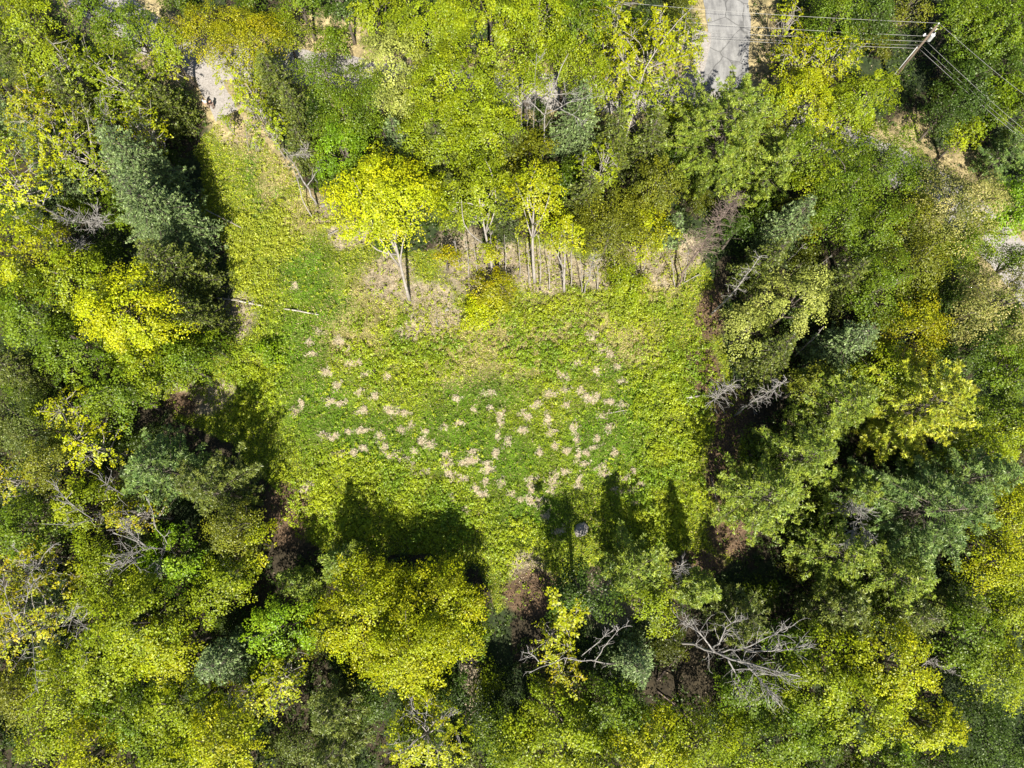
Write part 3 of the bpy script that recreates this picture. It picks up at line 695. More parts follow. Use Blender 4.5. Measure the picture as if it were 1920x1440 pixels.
TREES = """
# px py r kind pal h | label [| foot x,y]
# --- top left
50 40 70 dec YG 14|yellow-green broadleaf tree filling the top left corner
175 25 48 dec G 12|mid-green tree along the top edge just right of the leaning pale snag
130 125 62 ros YG 13|thin yellow-green tree below the foot of the pale leaning snag
225 150 62 ros YG 14|yellow-green tree between the top left snag and the left end of the road
40 100 46 spruce SG 12|grey-green spruce at the left edge below the corner broadleaf
245 55 50 dec G 12|green tree left of the open road end at the top left
55 185 62 ros OR 13|orange-tinged young-leaved tree near the left edge in the upper left woods
100 265 72 ros Y 14|wide yellow young-leaved tree left of the large blue-green spruce top
25 345 70 ros YY 14|bright yellow young-leaved tree at the left edge beside the bare grey branches
150 200 52 spruce SG 13|dull green spruce among yellow trees left of the bare forked branches
262 245 50 ros Y 12|yellow tree with orange tips just above the large blue-green spruce
175 305 58 ros YG 13|yellow-green young tree touching the upper left side of the large blue spruce
315 85 42 dec YG 11|small yellow-green tree covering the left end of the gravel road
320 205 44 spruce SG 9|grey-green spruce beside the shaded path down from the gravel road
275 185 42 spruce SG 13|narrow spruce between the bare forked branches and the gravel road
105 330 48 spruce BG 12|bluish spruce half hidden between two yellow trees in the left woods
418 222 20 ros YG 5|small yellow sapling below the two people on the gravel
20 215 40 spruce BG 11|dark bluish spruce cut by the left edge in the upper woods
# --- top middle
500 128 34 fine YG 8|small yellow-green tree over the gravel road left of the bright gap
455 185 26 ros YG 6|tiny yellow-green tree at the fork of the gravel spur
310 120 30 ros Y 8|small yellow tree hiding the gravel road near its left end
985 150 44 dec YG 13|yellow-green tree between the slender bare trunks and the road
1110 165 46 fine YG 13|yellow-green tree right of the white dead tree's crown
1165 150 44 ros Y 12|thin yellow tree above the dull olive spruce
1255 180 44 ros YG 11|thin yellow-green tree left of the paved road's lower end
1290 215 34 dec YG 9|small yellow-green tree at the upper left of the big tufted pine
395 60 66 fine GO 10|golden fine-leaved tree above the left end of the gravel road
475 80 62 fine GO 11|golden-green tree overhanging the gravel road right of the leftmost golden one
440 150 36 ros Y 8|thin yellow tree growing over the gravel right of the two people
530 55 44 fine YG 8|yellow-green tree at the top edge left of the straw-coloured opening
625 75 34 bush G 4|round green bush in the straw opening above the road
640 0 46 dec DG 11|dark green tree at the top edge above the straw-coloured opening
560 -8 36 dec G 11|green tree cut by the top edge left of the dark one
705 25 46 dec YG 13|yellow-green tree at the top right corner of the straw opening
738 118 66 dec PY 15|pale cream-green tree right of the last visible piece of gravel road
820 55 76 dec YG 16|large yellow-green tree at the top edge right of the pale cream tree
920 55 74 dec YG 16|large yellow-green tree at the top edge, second right of the pale cream tree
615 150 56 fine G 11|green fine-leaved tree standing over the gravel road between two bright gaps
522 165 54 spruce SG 13|grey-green conifer just right of the spur with a pale broken top
468 170 32 ros Y 8|little yellow tree between the gravel spur and the grey-green conifer
560 215 50 spruce SG 12|olive conifer below the gravel gap in the upper left middle
650 225 62 fine G 13|mid-green tree below the gravel road left of the blue-green spruce
700 185 48 fine G 12|green tree beside the rightmost bright gap in the gravel road
775 180 60 dec PY 13|pale yellow-green tree below the cream one
855 165 84 dec YG 16|broad yellow-green tree in the middle of the upper woods
905 245 74 dec YG 15|yellow-green tree left of the slender bare grey trunks
815 245 66 dec YG 14|yellow-green tree right above the small blue-green spruce
748 275 44 spruce BG 12|small blue-green spruce above the bright yellow maple
645 290 54 dec BGR 11|fresh bright green tree above left of the bright yellow maple
690 325 38 dec G 10|green tree squeezed above the bright yellow maple
500 235 46 ros YG 10|yellow-green thin tree beside the tan strip at the upper left of the clearing
570 275 42 spruce SG 9|small olive conifer above the leaning dead trunks at the clearing edge
725 385 94 maple YY 17|big round bright yellow maple with a bare leaning trunk on the clearing edge|768,565
825 295 54 spruce SG 14|olive spruce behind the bright yellow maple
895 360 66 dec YG 15|yellow-green maple right of the big bright yellow one|925,512
850 375 42 spruce SG 12|grey-green spruce wedged beside the bright yellow maple
1003 365 54 dec Y 16|yellow-green maple with a tall pale trunk on the clearing edge|1003,530
940 405 40 spruce DS 12|dark olive spruce over thin trunks at the bare leafy bank
835 485 24 dec OR 5|small orange-yellow sapling on the bare bank below the maple
925 540 40 bush GO 4|olive-gold bush where the bare bank meets the grass
900 580 34 bush YY 3|bright lemon yellow bush at the top of the meadow
915 470 22 dec Y 7|slender yellow-green sapling on the bare bank
1055 445 38 dec Y 11|tall narrow yellow-green tree beside the maple with the pale trunk|1058,548
1100 375 48 spruce SG 12|grey-green spruce behind the narrow yellow-green tree
1145 425 76 fine OL 11|wide olive fine-leaved tree overhanging the upper edge of the meadow
1215 430 46 dec Y 9|yellow-green tree between the olive tree and the brown dead conifer
1262 430 30 spruce BG 8|small blue-green spruce beside the brown dead conifer
1170 525 42 bush YG 4|yellow-green bush at the upper right edge of the meadow
1010 35 62 dec YG 15|yellow-green tree at the top edge left of the power line's end
1085 50 52 dec G 14|green tree under the left end of the power wires
1060 115 52 fine YG 12|fine yellow-green tree above the white dead tree
1150 50 66 ros Y 13|thin yellow tree at the top edge with grey stems showing
1215 110 70 ros Y 15|sparse yellow tree with a long leaning pale trunk left of the paved road
1285 75 48 ros Y 12|yellow thin-leaved tree touching the left side of the paved road
1195 200 54 ros YG 12|thin yellow-green tree left of the big tufted pine
1085 225 56 spruce BG 14|grey-blue spruce right behind the white dead tree
1150 265 50 spruce SG 13|dull olive spruce between the white dead tree and the tufted pine
1125 320 48 ros YG 11|sparse yellow-green tree below the olive spruce in the upper middle woods
1215 275 52 spruce SG 14|grey-green spruce touching the left side of the big tufted pine
1230 345 52 dec OL 12|olive broadleaf below left of the big tufted pine
965 270 40 spruce SG 12|grey-green spruce behind the slender bare trunks
1355 255 122 pine PG 18|big tufted light green pine just below the paved road
1440 330 62 pine PG 14|lower light green pine tucked under the right side of the big tufted one
1455 205 44 dec YG 10|yellow-green tree between the big tufted pine and the yellow trees
1478 45 36 ros Y 8|small yellow tree on the right verge of the paved road
1500 120 62 ros Y 11|thin yellow tree under the wires right of the paved road
1560 110 58 ros Y 11|yellow young-leaved tree under the wires halfway to the utility pole
1510 190 66 dec Y 11|yellow-green tree over the gravel right of the big tufted pine
1612 190 62 dec YG 11|dense yellow-green tree at the foot of the utility pole
1560 235 58 ros YG 10|thin yellow-green tree over bright gravel below the utility pole
# --- top right
1570 25 56 fine G 13|green tree at the top edge right of the paved road
1635 30 56 dec DG 13|dark green tree at the top edge left of the utility pole
1700 8 38 fine OL 12|olive-green tree above the utility pole top
1812 25 56 dec G 11|mid-green tree at the top edge right of the utility pole
1880 50 70 dec G 12|large green tree in the top right corner
1845 140 62 dec DG 9|dark green tree between the diverging power wires on the right
1908 205 46 dec G 8|green tree at the right edge under the upper power wire
1778 208 46 fine DG 9|dark green tree in shade right of the utility pole foot
1812 248 32 dec YG 8|yellow-edged tree beside the bend of the gravel road at the right
1880 290 46 pine PGB 8|soft blue-green pine under the wires at the right edge
1800 108 32 dec DG 8|dark green tree right behind the utility pole
# --- right
1700 345 56 fine G 12|light green tree hiding the gravel between bend and speckled tree
1835 445 52 fine YG 12|yellow-green tree between the two cream-speckled trees
1905 490 40 fine G 11|green tree at the right edge between the two cream-speckled trees
1590 285 50 ros YG 10|thin yellow-green tree right over the bright gravel
1092 1112 60 dec DG 13|dark green tree in the shade below the big boulder
1500 285 60 fine G 13|light green tree below the thin yellow tree over the gravel
1655 300 66 fine G 13|fine-leaved green tree standing over the gravel bend
1590 355 62 fine G 14|feathery green tree below left of the gravel bend
1775 392 80 fine CR 15|large tree speckled with cream and brown catkins below the gravel bend
1885 400 60 dec BGR 14|bright green tree at the right edge beside the speckled tree
1875 580 84 fine CR 15|cream-speckled tree at the right edge, lower of the two speckled trees
1530 345 42 dec YG 12|small yellow-green crown right of the big tufted pine's base
1700 430 58 fine OL 13|dull olive tree below the large cream-speckled tree
1640 440 66 fine G 14|feathery green tree around the slanting grey trunk on the right
1570 410 52 fine G 14|narrow green tree left of the slanting grey trunk
1480 425 56 spruce BG 14|blue-grey spruce below right of the brown dead conifer
1440 495 56 spruce SG 13|grey-olive spruce beside the shaded strip right of the meadow
1380 430 30 dec DG 8|dark low tree in shade beside the brown dead conifer
1495 565 58 dec PY 13|pale sparkling broadleaf right of the shaded strip
1400 615 48 dec PY 9|pale green young tree leaning over the shaded strip
1570 535 54 spruce SG 14|olive spruce right of the pale sparkling broadleaf
1640 545 60 fine G 14|mid-green tree in the centre of the right-hand woods
1705 500 58 fine OL 14|feathery olive tree left of the dark hollow in the right woods
1705 625 68 fine GO 14|golden yellow-green tree in the right woods
1655 700 58 dec YG 13|yellow-green tree just below the golden one on the right
1800 470 52 fine G 12|green tree above the dark hollow between the speckled trees
1780 570 48 dec DG 9|dark green low tree in the hollow left of the lower speckled tree
1810 660 58 fine DG 11|dark blue-green tree right of the golden tree
1885 700 62 dec G 13|green tree at the right edge below the lower speckled tree
1580 650 62 spruce BG 15|leaning blue-green spruce left of the golden tree
1450 660 54 spruce SG 13|olive spruce above the grey dead twigs right of the meadow
1515 720 44 dec OL 11|olive broadleaf below the leaning blue-green spruce
1850 780 60 fine G 12|green tree at the right right of the yellow pine
1905 800 46 dec YG 13|yellow-green tree cut by the right edge above the fine yellow ones
# --- left middle
55 480 72 dec Y 15|yellow tree at the left edge below the bare fallen branches
140 520 66 dec YG 14|yellow-green tree below the fallen grey snag on the left
45 585 72 dec G 14|green tree at the left edge in the middle of the left woods
235 600 78 maple YY 16|bright yellow tree below the large blue-green spruce
130 650 64 dec G 13|green tree left of the bright yellow tree in the left woods
262 310 72 spruce BG 17|blue-green spruce top standing above the others in the left woods
295 405 92 spruce BG 18|largest blue-green spruce left of the clearing
330 510 78 spruce SG 16|olive-green spruce directly below the largest blue-green spruce
365 590 56 spruce SG 12|lower olive spruce at the clearing's left edge above the fallen birch
280 690 54 dec YG 12|yellow-green tree under the bright yellow tree on the left
345 680 50 dec G 10|green tree left of the brown leaf patch at the clearing's left corner
30 690 56 spruce SG 12|dark grey-green spruce at the left edge halfway down
398 650 30 dec G 6|small green tree at the clearing's left edge below the leaf-strewn gap
505 660 24 bush BGR 2|round green bush in the left part of the meadow
# --- left lower
220 735 66 dec G 13|green tree above the thin yellow tree in the lower left
130 770 50 ros Y 11|thin yellow tree left of centre in the left woods
42 800 66 fine SG 13|grey-olive tree at the left edge in the lower half
175 835 54 ros YY 12|golden thin-leaved tree above the white bare branches
100 860 52 fine OL 12|olive tree left of the golden thin-leaved tree
320 885 82 pine PGB 15|grey-green pine at the lower left of the clearing
400 922 72 pine SG 16|smaller olive pine right beside the grey-green pine
40 905 42 ros OR 10|orange-yellow thin tree at the left edge beside the dark hollow
160 950 52 dec YG 12|yellow-green tree behind the white bare branches
250 965 42 ros OR 12|golden-orange tree between two sets of white bare branches
55 1000 62 dec G 12|green tree at the left edge below the dark hollow
330 1050 60 dec BGR 12|fresh green tree right of the white fan of bare branches
60 1060 62 ros OR 13|orange-yellow tree with pale twigs at the left edge
200 1075 66 fine YG 13|yellow-green tree below the white fan of bare branches
442 985 52 fine OL 14|olive tree shading the lower left corner of the meadow
470 1020 46 dec Y 8|small yellow-green tree catching light in the shaded gap below the clearing
420 1095 56 dec YG 12|yellow-green tree left of the small pale pines
# --- bottom left
55 1150 84 ros OR 15|wide orange-yellow tree with crooked pale limbs at the left edge
105 1130 40 spruce BG 10|small blue spruce under the crooked pale limbs
265 1165 88 dec YG 15|big yellow-green tree in the lower left woods
200 1240 66 dec YG 13|yellow-green tree below left of the big one in the lower left woods
320 1215 62 dec Y 14|yellow crown directly left of the pale blue-green spruce
432 1235 66 spruce BG 15|pale blue-green spruce in the lower left woods
120 1285 66 fine YG 13|soft yellow-green tree near the bottom left
35 1310 52 fine OL 11|olive tree at the left edge near the bottom
90 1385 52 dec YG 9|yellow-green tree in the bottom left corner beside the dark gap
180 1410 66 dec Y 12|layered yellow tree at the bottom edge, leftmost of the layered ones
245 1345 62 dec G 12|green tree above the layered yellow tree at the bottom left
335 1325 62 dec YG 13|yellow-green tree below the pale blue-green spruce
420 1395 82 dec Y 14|large yellow tree at the bottom edge left of centre
330 1415 56 dec YG 12|yellow-green tree at the bottom edge left of the large yellow tree
475 1315 50 ros Y 11|thin golden tree right of the tree below the pale spruce
# --- bottom middle
530 1170 58 dec BGR 12|bright green tree between the pale spruce and the big olive-yellow crowns
525 1275 54 ros Y 12|golden thin-leaved tree below the bright green one in the lower middle
690 1140 94 maple Y 11|left part of the wide yellow-green stand below the meadow, a dense flat-topped tree
835 1122 84 maple Y 10|dense yellow-green tree right under the bottom of the meadow
770 1222 84 maple Y 13|lowest crown of the dense yellow-green stand below the meadow
880 1180 46 dec G 8|green tree left of the straw-coloured gap below the meadow
640 1055 44 pine PG 11|small pale pine with pointed top at the bottom left of the meadow
565 1095 42 pine PG 9|small pale pine left of its taller neighbour below the meadow
635 1330 62 pine SG 13|dull olive pine in the lower middle woods
625 1410 66 pine SG 12|olive pine at the bottom edge left of centre
545 1400 42 fine SG 10|grey-green tree at the bottom edge between yellow tree and olive pine
800 1375 80 ros Y 12|sparse yellow tree with open grey limbs at the bottom edge
710 1310 50 fine DG 8|dark green tree in shade under the dense yellow-green stand
850 1290 40 dec DG 7|dark green low tree beside the straw-coloured gap
915 1280 30 bush YG 4|yellow-green bush on the straw-coloured gap near the bottom
930 1390 54 fine G 9|green tree at the bottom edge right of the sparse yellow tree
860 1430 34 spruce SG 8|olive spruce at the bottom edge beneath the sparse yellow tree
# --- bottom centre right
1042 1195 46 ros Y 10|thin yellow tree above the bare horizontal limb
1180 1065 76 pine PG 12|pale green pine at the bottom right of the meadow
1225 1130 44 dec YG 11|yellow-green leafy tree beside the dark gap right of the pale pine
1185 1240 58 spruce BG 14|pale grey-green spruce left of the big fallen white tree
1055 1260 42 ros OR 10|golden thin tree under the bare horizontal limb
1060 1365 74 dec YG 12|yellow-green tree at the bottom edge right of centre
1150 1330 62 dec G 12|green tree below the pale grey-green spruce
1210 1400 72 dec Y 13|yellow tree at the bottom edge below the dark hollow
990 1400 60 dec YG 11|yellow-green tree at the bottom edge just right of the centre
1130 1420 56 dec YG 12|yellow-green tree at the bottom edge left of the yellow one
1320 1395 70 fine YG 11|soft yellow-green tree at the bottom edge under the dark hollow
1400 1300 52 dec G 11|green tree below the tips of the big white dead tree
1385 1160 62 pine SG 12|olive pine above the big white dead tree
1312 1102 38 pine PG 14|pale pine right of the small grey dead tree
1430 930 88 pine PG 16|pale green pine at the right edge of the brown shaded strip
1500 860 74 pine PG 16|light green pine above the tangle of grey limbs on the right
1570 770 74 pine PG 17|light green pine left of the big yellow-lit pine
1710 770 108 pine PB 19|big yellow-lit pine in the right woods
1590 930 58 pine PG 13|pale pine below the tangle's left side
1740 960 126 pine PGB 19|huge blue-green pine with visible grey limbs at the right
1800 900 88 pine PGB 17|blue-green pine crown at the upper right of the huge pine
1565 1040 82 pine PG 15|pale green pine left of the huge blue-green pine
1660 1080 84 pine PG 16|light green pine below the huge blue-green pine
1840 850 60 fine YG 13|fine yellow-green tree right of the big yellow-lit pine
1890 960 60 fine Y 13|fine yellow tree at the right edge beside the huge pine
1880 1060 68 fine Y 13|fine yellow tree at the right edge, lower of the two yellow ones
1560 1140 62 pine SG 14|olive pine above the bright green trees at the lower right
1690 1150 62 spruce SG 15|olive spruce pointing right below the light green pine
1770 1130 46 spruce SG 14|narrow olive spruce with its tip lying toward the right edge
1820 1190 68 dec G 13|deep green tree below the narrow olive spruce
1895 1140 50 dec YG 12|yellow-green tree at the right edge below the fine yellow trees
1880 1255 68 fine YG 12|yellow-green tree at the right edge near the bottom
1535 1270 74 dec YG 14|yellow-green tree just right of the big white dead tree
1670 1240 78 dec Y 15|bright green-yellow tree in the lower right
1620 1325 68 dec YG 13|bright yellow-green tree below the bright one at the lower right
1735 1355 54 dec Y 12|yellow tree beside the dark lower right hollow
1485 1365 70 dec G 12|green tree at the lower right above the dark gap
1850 1385 74 fine DG 9|dark green tree in the shaded bottom right corner
1660 1425 46 dec G 9|green tree at the bottom edge right of the dark gap
1435 1415 62 fine YG 11|yellow-green tree at the bottom edge left of the dark gap
1770 1435 50 fine DG 8|dark tree at the bottom edge left of the shaded corner
1475 1210 44 dec BGR 9|small fresh green tree among the tips of the white dead tree
"""
for row in TREES.strip().split("\n"):
    if row.startswith("#"): continue
    f = row.split("|"); a = f[0].split()
    tree(float(a[0]), float(a[1]), float(a[2]), a[3], a[4], float(a[5]), f[1], tuple(float(v) for v in f[2].split(",")) if len(f) > 2 else None)

# ------------------------------------------------------------------ understory, shared shapes
def make_understory(seed):
    rs = np.random.RandomState(seed)
    h = rs.uniform(4.2, 7.5); R = rs.uniform(2.0, 3.0)
    lv, bc = crown_dec(rs, R, h * .4, PAL[['G', 'DG', 'OL', 'G'][seed % 4]], 'dec' if seed % 3 else 'fine', h * .6)
    tb = wood_dec(rs, h, R, bc, np.zeros(2), h * .6, .6, 5)
    return tb.mesh("trunk", BARK), lv.mesh("crown", LEAF)
used_labels = set()
def ulabel(qx, qy, region):
    for a, b, lab in sorted(REG, key=lambda t: (t[0] - qx) ** 2 + (t[1] - qy) ** 2)[:14]:
        if len(lab.split()) > 10: continue
        side = ("right of" if qx > a else "left of") if abs(qx - a) > abs(qy - b) else ("below" if qy > b else "above")
        l = "low understory tree " + side + " the " + lab
        if l not in used_labels:
            used_labels.add(l); return l
    return "low dark green understory tree between taller crowns " + region
protos = [make_understory(400 + i) for i in range(8)]
U = np.random.RandomState(77)
placed = []
ux, uy = scatter(6000, (-60, 1980), (-50, 1500))
uz = zones(ux, uy)
upx, upy = to_px(ux, uy)
ok = (uz['clear'] < .5) & offroad(uz, 22) & (uz['litter'] < .3) & (uz['red'] < .3) & (uz['straw'] < .3)
gaps = [(1300, 1270, 75, 95), (100, 920, 70, 50), (1590, 1380, 45, 40), (600, 1260, 50, 50), (1440, 800, 60, 60), (500, 1090, 50, 40), (1850, 1350, 80, 60), (80, 1360, 60, 40), (1770, 520, 60, 50), (1570, 920, 70, 50), (470, 900, 60, 70), (1000, 1130, 60, 50), (700, 1290, 90, 35), (1712, 105, 70, 70), (390, 400, 40, 120), (1380, 620, 50, 200), (400, 1330, 60, 30), (1500, 700, 40, 40), (90, 320, 60, 40), (1300, 1160, 60, 60)]
for (a, b, rx, ry) in gaps: ok &= (((upx - a) / rx) ** 2 + ((upy - b) / ry) ** 2) > 1
under = []
for i in np.where(ok)[0]:
    if len(under) >= 250: break
    if all((ux[i] - a) ** 2 + (uy[i] - b) ** 2 > 4.4 ** 2 for a, b in placed):
        placed.append((ux[i], uy[i])); under.append(i)
for j, i in enumerate(under):
    tm, cm = protos[j % 8]
    region = "left of the clearing" if upx[i] < 480 else ("right of the clearing" if upx[i] > 1350 else ("above the clearing" if upy[i] < 500 else "below the clearing"))
    o = tag(link("understory_tree", None, None, (ux[i], uy[i], 0)), ulabel(upx[i], upy[i], region), "understory tree", "understory trees " + region)
    o.rotation_euler = (0, 0, U.uniform(0, 6.28)); s = U.uniform(.8, 1.3); o.scale = (s, s, s * U.uniform(.85, 1.15))
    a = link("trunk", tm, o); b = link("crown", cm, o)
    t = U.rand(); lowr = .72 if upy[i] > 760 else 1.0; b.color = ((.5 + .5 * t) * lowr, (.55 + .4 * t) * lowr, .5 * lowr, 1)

# ------------------------------------------------------------------ bare and dead trees
def bare(name, limbs, label, cat, group, rs_seed, r0=.14, mat=DEADWOOD, twig_n=6, twig_L=1.6, twig_dir=None, sub=2, leaf=None):
    """limbs: polylines of (px, py, z); first is the trunk. Twigs are grown on every limb."""
    rs = np.random.RandomState(rs_seed)
    pls = [np.array([P(*q) for q in l]) for l in limbs]
    org = pls[0][0].copy(); org[2] = 0
    root = tag(link(name, None, None, org), label, cat, group)
    tips = []
    def resample(pl, n=10):
        d = np.r_[0, np.cumsum(np.linalg.norm(np.diff(pl, axis=0), axis=1))]
        s = np.linspace(0, d[-1], n)
        q = np.stack([np.interp(s, d, pl[:, i]) for i in range(3)], 1)
        q[1:-1] = q[1:-1] * .5 + (q[:-2] + q[2:]) * .25
        return q, d[-1]
    for li, pl in enumerate(pls):
        tb = tw = Tubes(5)
        q, L = resample(pl - org, 12)
        q[1:-1] += rs.normal(size=(10, 3)) * .005 * L
        rr = r0 * .85 if li == 0 else r0 * .38
        tb.add(q, np.linspace(rr, max(.018, rr * .22), 12))
        axis = norm(q[-1] - q[0])
        nt_ = int(twig_n * (1.0 if li else .8))
        for k in range(nt_):
            f = rs.uniform(.35 if li == 0 else .2, 1)
            p = np.array([np.interp(f, np.linspace(0, 1, 12), q[:, i]) for i in range(3)])
            dv_ = norm(axis * rs.uniform(.5, 1.2) + rs.normal(size=3) * .65 + np.array([0, 0, .15]) if twig_dir is None else twig_dir(rs, axis))
            LL = twig_L * rs.uniform(.5, 1.2) * (1.15 - .5 * f)
            cv = curve(p, p + dv_ * LL, rs, .09, 6)
            tw.add(cv, np.linspace(.030, .010, 6)); tips.append(cv[-1])
            for _ in range(sub):
                j = rs.randint(1, 5)
                d2 = norm(dv_ + rs.normal(size=3) * .6)
                c2 = curve(cv[j], cv[j] + d2 * LL * rs.uniform(.3, .6), rs, .1, 4)
                tw.add(c2, np.linspace(.018, .008, 4)); tips.append(c2[-1])
        nm = "trunk" if li == 0 else "branch"
        link(nm, tb.mesh(nm, mat), root)
    if leaf:
        tips = np.array(tips); c0, c1 = np.array(PAL[leaf][0]), np.array(PAL[leaf][1])
        k = 7; m = len(tips) * k
        a = rs.uniform(0, 6.28, m); dd = np.stack([np.cos(a), np.sin(a), rs.normal(size=m) * .3], 1)
        lv = Leaves(); t = rs.rand(m, 1)
        lv.add(np.repeat(tips, k, 0) + dd * .22, np.array([0, 0, 1.]) + rs.normal(size=(m, 3)) * .35, dd, rs.uniform(.25, .4, m), .2, (c0 * t + c1 * (1 - t)) * rs.uniform(.7, 1.2, (m, 1)))
        link("leaves", lv.mesh("leaves", LEAF), root)
    return root
DG_ = "dead and bare trees"
bare("dead_tree", [[(1016, 322, 0), (1020, 270, 5), (1022, 215, 10), (1030, 175, 13), (1048, 140, 15), (1066, 100, 17)],
                   [(1022, 215, 10), (1048, 203, 11.5), (1075, 187, 12.5), (1118, 183, 14)],
                   [(1048, 203, 11.5), (1075, 217, 12.5), (1098, 230, 13)],
                   [(1020, 215, 10), (1002, 198, 11), (984, 178, 12.5)],
                   [(1030, 178, 13), (1050, 177, 13.5), (1075, 175, 14.5)]],
     "white dead tree with a forked top standing in the upper middle woods", "dead tree", DG_, 1, .17, twig_n=8, twig_L=1.7)
bare("dead_tree", [[(978, 318, 0), (978, 240, 7), (980, 150, 14)], [(978, 232, 8), (960, 231, 8.5), (940, 228, 9)]],
     "slender grey bare tree, leftmost of the bare trunks beside the white dead tree", "dead tree", DG_, 2, .08, twig_n=6, twig_L=.9)
bare("dead_tree", [[(998, 320, 0), (1000, 225, 8), (1004, 160, 13), (1006, 100, 17)], [(1004, 122, 15), (1013, 112, 16), (1021, 100, 17)]],
     "slender grey bare tree between the leftmost bare trunk and the white dead tree", "dead tree", DG_, 3, .07, twig_n=6, twig_L=.9)
bare("dead_tree", [[(985, 325, 0), (988, 260, 5), (989, 200, 10)]],
     "short thin grey stem among the bare trunks in the upper middle woods", "dead tree", DG_, 4, .06, twig_n=5, twig_L=.7)
bare("leaning_tree", [[(1153, 328, 1), (1175, 260, 6), (1195, 180, 10), (1210, 130, 12), (1250, 60, 15), (1300, 12, 17)],
                      [(1210, 130, 12), (1245, 115, 13), (1280, 105, 14)], [(1200, 160, 11), (1180, 140, 12), (1160, 90, 14)], [(1225, 105, 13), (1235, 60, 15), (1240, 20, 16)]],
     "long pale leaning tree with thin yellow leaves left of the paved road", "tree", "thinly leaved trees coming into leaf", 5, .15, PALEBARK, 14, 1.8, leaf='Y')
bare("dead_tree", [[(153, 54, 2), (140, 34, 6), (125, 12, 11), (113, -10, 15)]],
     "pale leafless trunk leaning toward the top left corner", "dead tree", DG_, 6, .16, PALEBARK, 3, .8)
bare("dead_tree", [[(210, 240, 4), (206, 215, 8), (198, 190, 11), (192, 168, 13)], [(208, 238, 5), (185, 232, 9), (160, 215, 12), (152, 195, 13)], [(208, 246, 5), (180, 248, 8), (157, 247, 10)], [(205, 225, 7), (190, 205, 10), (175, 185, 12)]],
     "forked bare grey branches reaching up among yellow trees in the upper left", "dead tree", DG_, 7, .08, twig_n=9, twig_L=1.6)
bare("dead_tree", [[(595, 385, 0), (575, 350, 3), (548, 300, 7), (535, 285, 9)], [(542, 292, 8), (560, 290, 9), (575, 290, 9.5)], [(575, 350, 3), (590, 330, 4), (600, 300, 6)]],
     "grey dead tree with a fine twiggy top beside the white boulder at the clearing edge", "dead tree", DG_, 8, .17, DEADWOOD, 14, 1.5)
bare("dead_tree", [[(588, 410, 0), (571, 385, 1.2), (560, 345, 3.5), (548, 312, 6.5), (537, 290, 9)], [(540, 293, 8.5), (560, 289, 9), (582, 295, 9.5)], [(570, 289, 9), (575, 278, 10)]],
     "curved thin leafless stem leaning over the tan grass left of the white boulder", "dead tree", DG_, 9, .09, PALEBARK, 8, 1.3)
bare("dead_tree", [[(466, 285, 0), (462, 255, 2), (466, 215, 5), (468, 195, 6)], [(463, 250, 2.5), (475, 262, 2.2), (482, 275, 1.5)]],
     "small grey leafless sapling on the gravel spur", "dead tree", DG_, 10, .05, twig_n=14, twig_L=1.5)
def droop(rs, axis):
    v = rs.normal(size=3); v -= axis * v.dot(axis) * .9
    return norm(v) + axis * .35 + np.array([0, 0, -.15])
bare("dead_conifer", [[(1267, 540, 0), (1290, 500, 4), (1320, 455, 8), (1352, 410, 12), (1385, 370, 16)]],
     "brown dead conifer thick with bare twigs leaning off the meadow's upper right corner", "dead tree", DG_, 11, .15, TWIG, 190, 2.0, droop, 3)
bare("dead_conifer", [[(1094, 552, 0), (1104, 520, 3), (1112, 490, 6), (1122, 470, 8)]],
     "small grey dead conifer with drooping twigs at the upper edge of the meadow", "dead tree", DG_, 12, .10, DEADWOOD, 60, 1.2, droop, 2)
bare("dead_conifer", [[(1318, 765, 0), (1340, 748, 3), (1362, 730, 6), (1376, 718, 8)]],
     "grey dead conifer fanning bare twigs over the red leaf litter", "dead tree", DG_, 13, .09, DEADWOOD, 60, 1.8, droop, 2)
bare("dead_conifer", [[(1376, 780, 0), (1405, 757, 5), (1440, 735, 9), (1475, 712, 12)]],
     "dark grey dead conifer leaning away right of the red leaf litter", "dead tree", DG_, 14, .14, DEADWOOD, 60, 1.6, droop, 2)
bare("dead_conifer", [[(1332, 590, 0), (1365, 560, 4), (1400, 515, 8), (1425, 480, 11)]],
     "grey dead conifer trunk in the shade above the red leaf litter", "dead tree", DG_, 15, .17, DEADWOOD, 50, 1.3, droop, 2)
bare("dead_conifer", [[(1275, 1115, 0), (1278, 1080, 4), (1278, 1058, 8)]],
     "small grey dead tree radiating twigs below the bottom right of the meadow", "dead tree", DG_, 16, .12, DEADWOOD, 60, 1.7, droop, 2)
bare("dead_tree", [[(1228, 1188, 0), (1285, 1207, 5), (1330, 1218, 8), (1380, 1240, 11), (1440, 1253, 14), (1500, 1268, 16)],
                   [(1330, 1218, 8), (1350, 1205, 10), (1362, 1172, 12), (1378, 1165, 12.5), (1396, 1155, 13.5)], [(1345, 1223, 9), (1400, 1215, 12), (1450, 1190, 14), (1490, 1172, 15)],
                   [(1370, 1236, 10), (1410, 1250, 12), (1450, 1262, 14), (1490, 1280, 15)], [(1365, 1236, 10), (1380, 1265, 10), (1400, 1298, 10)], [(1400, 1246, 12), (1425, 1275, 12.5), (1460, 1315, 13)],
                   [(1395, 1222, 11), (1440, 1222, 13), (1480, 1218, 14), (1515, 1205, 15)], [(1340, 1222, 9), (1315, 1190, 9.5), (1295, 1172, 10), (1283, 1165, 11)]],
     "big white dead tree leaning over the dark hollow at the lower right", "dead tree", DG_, 17, .22, DEADWOOD, 22, 2.2)
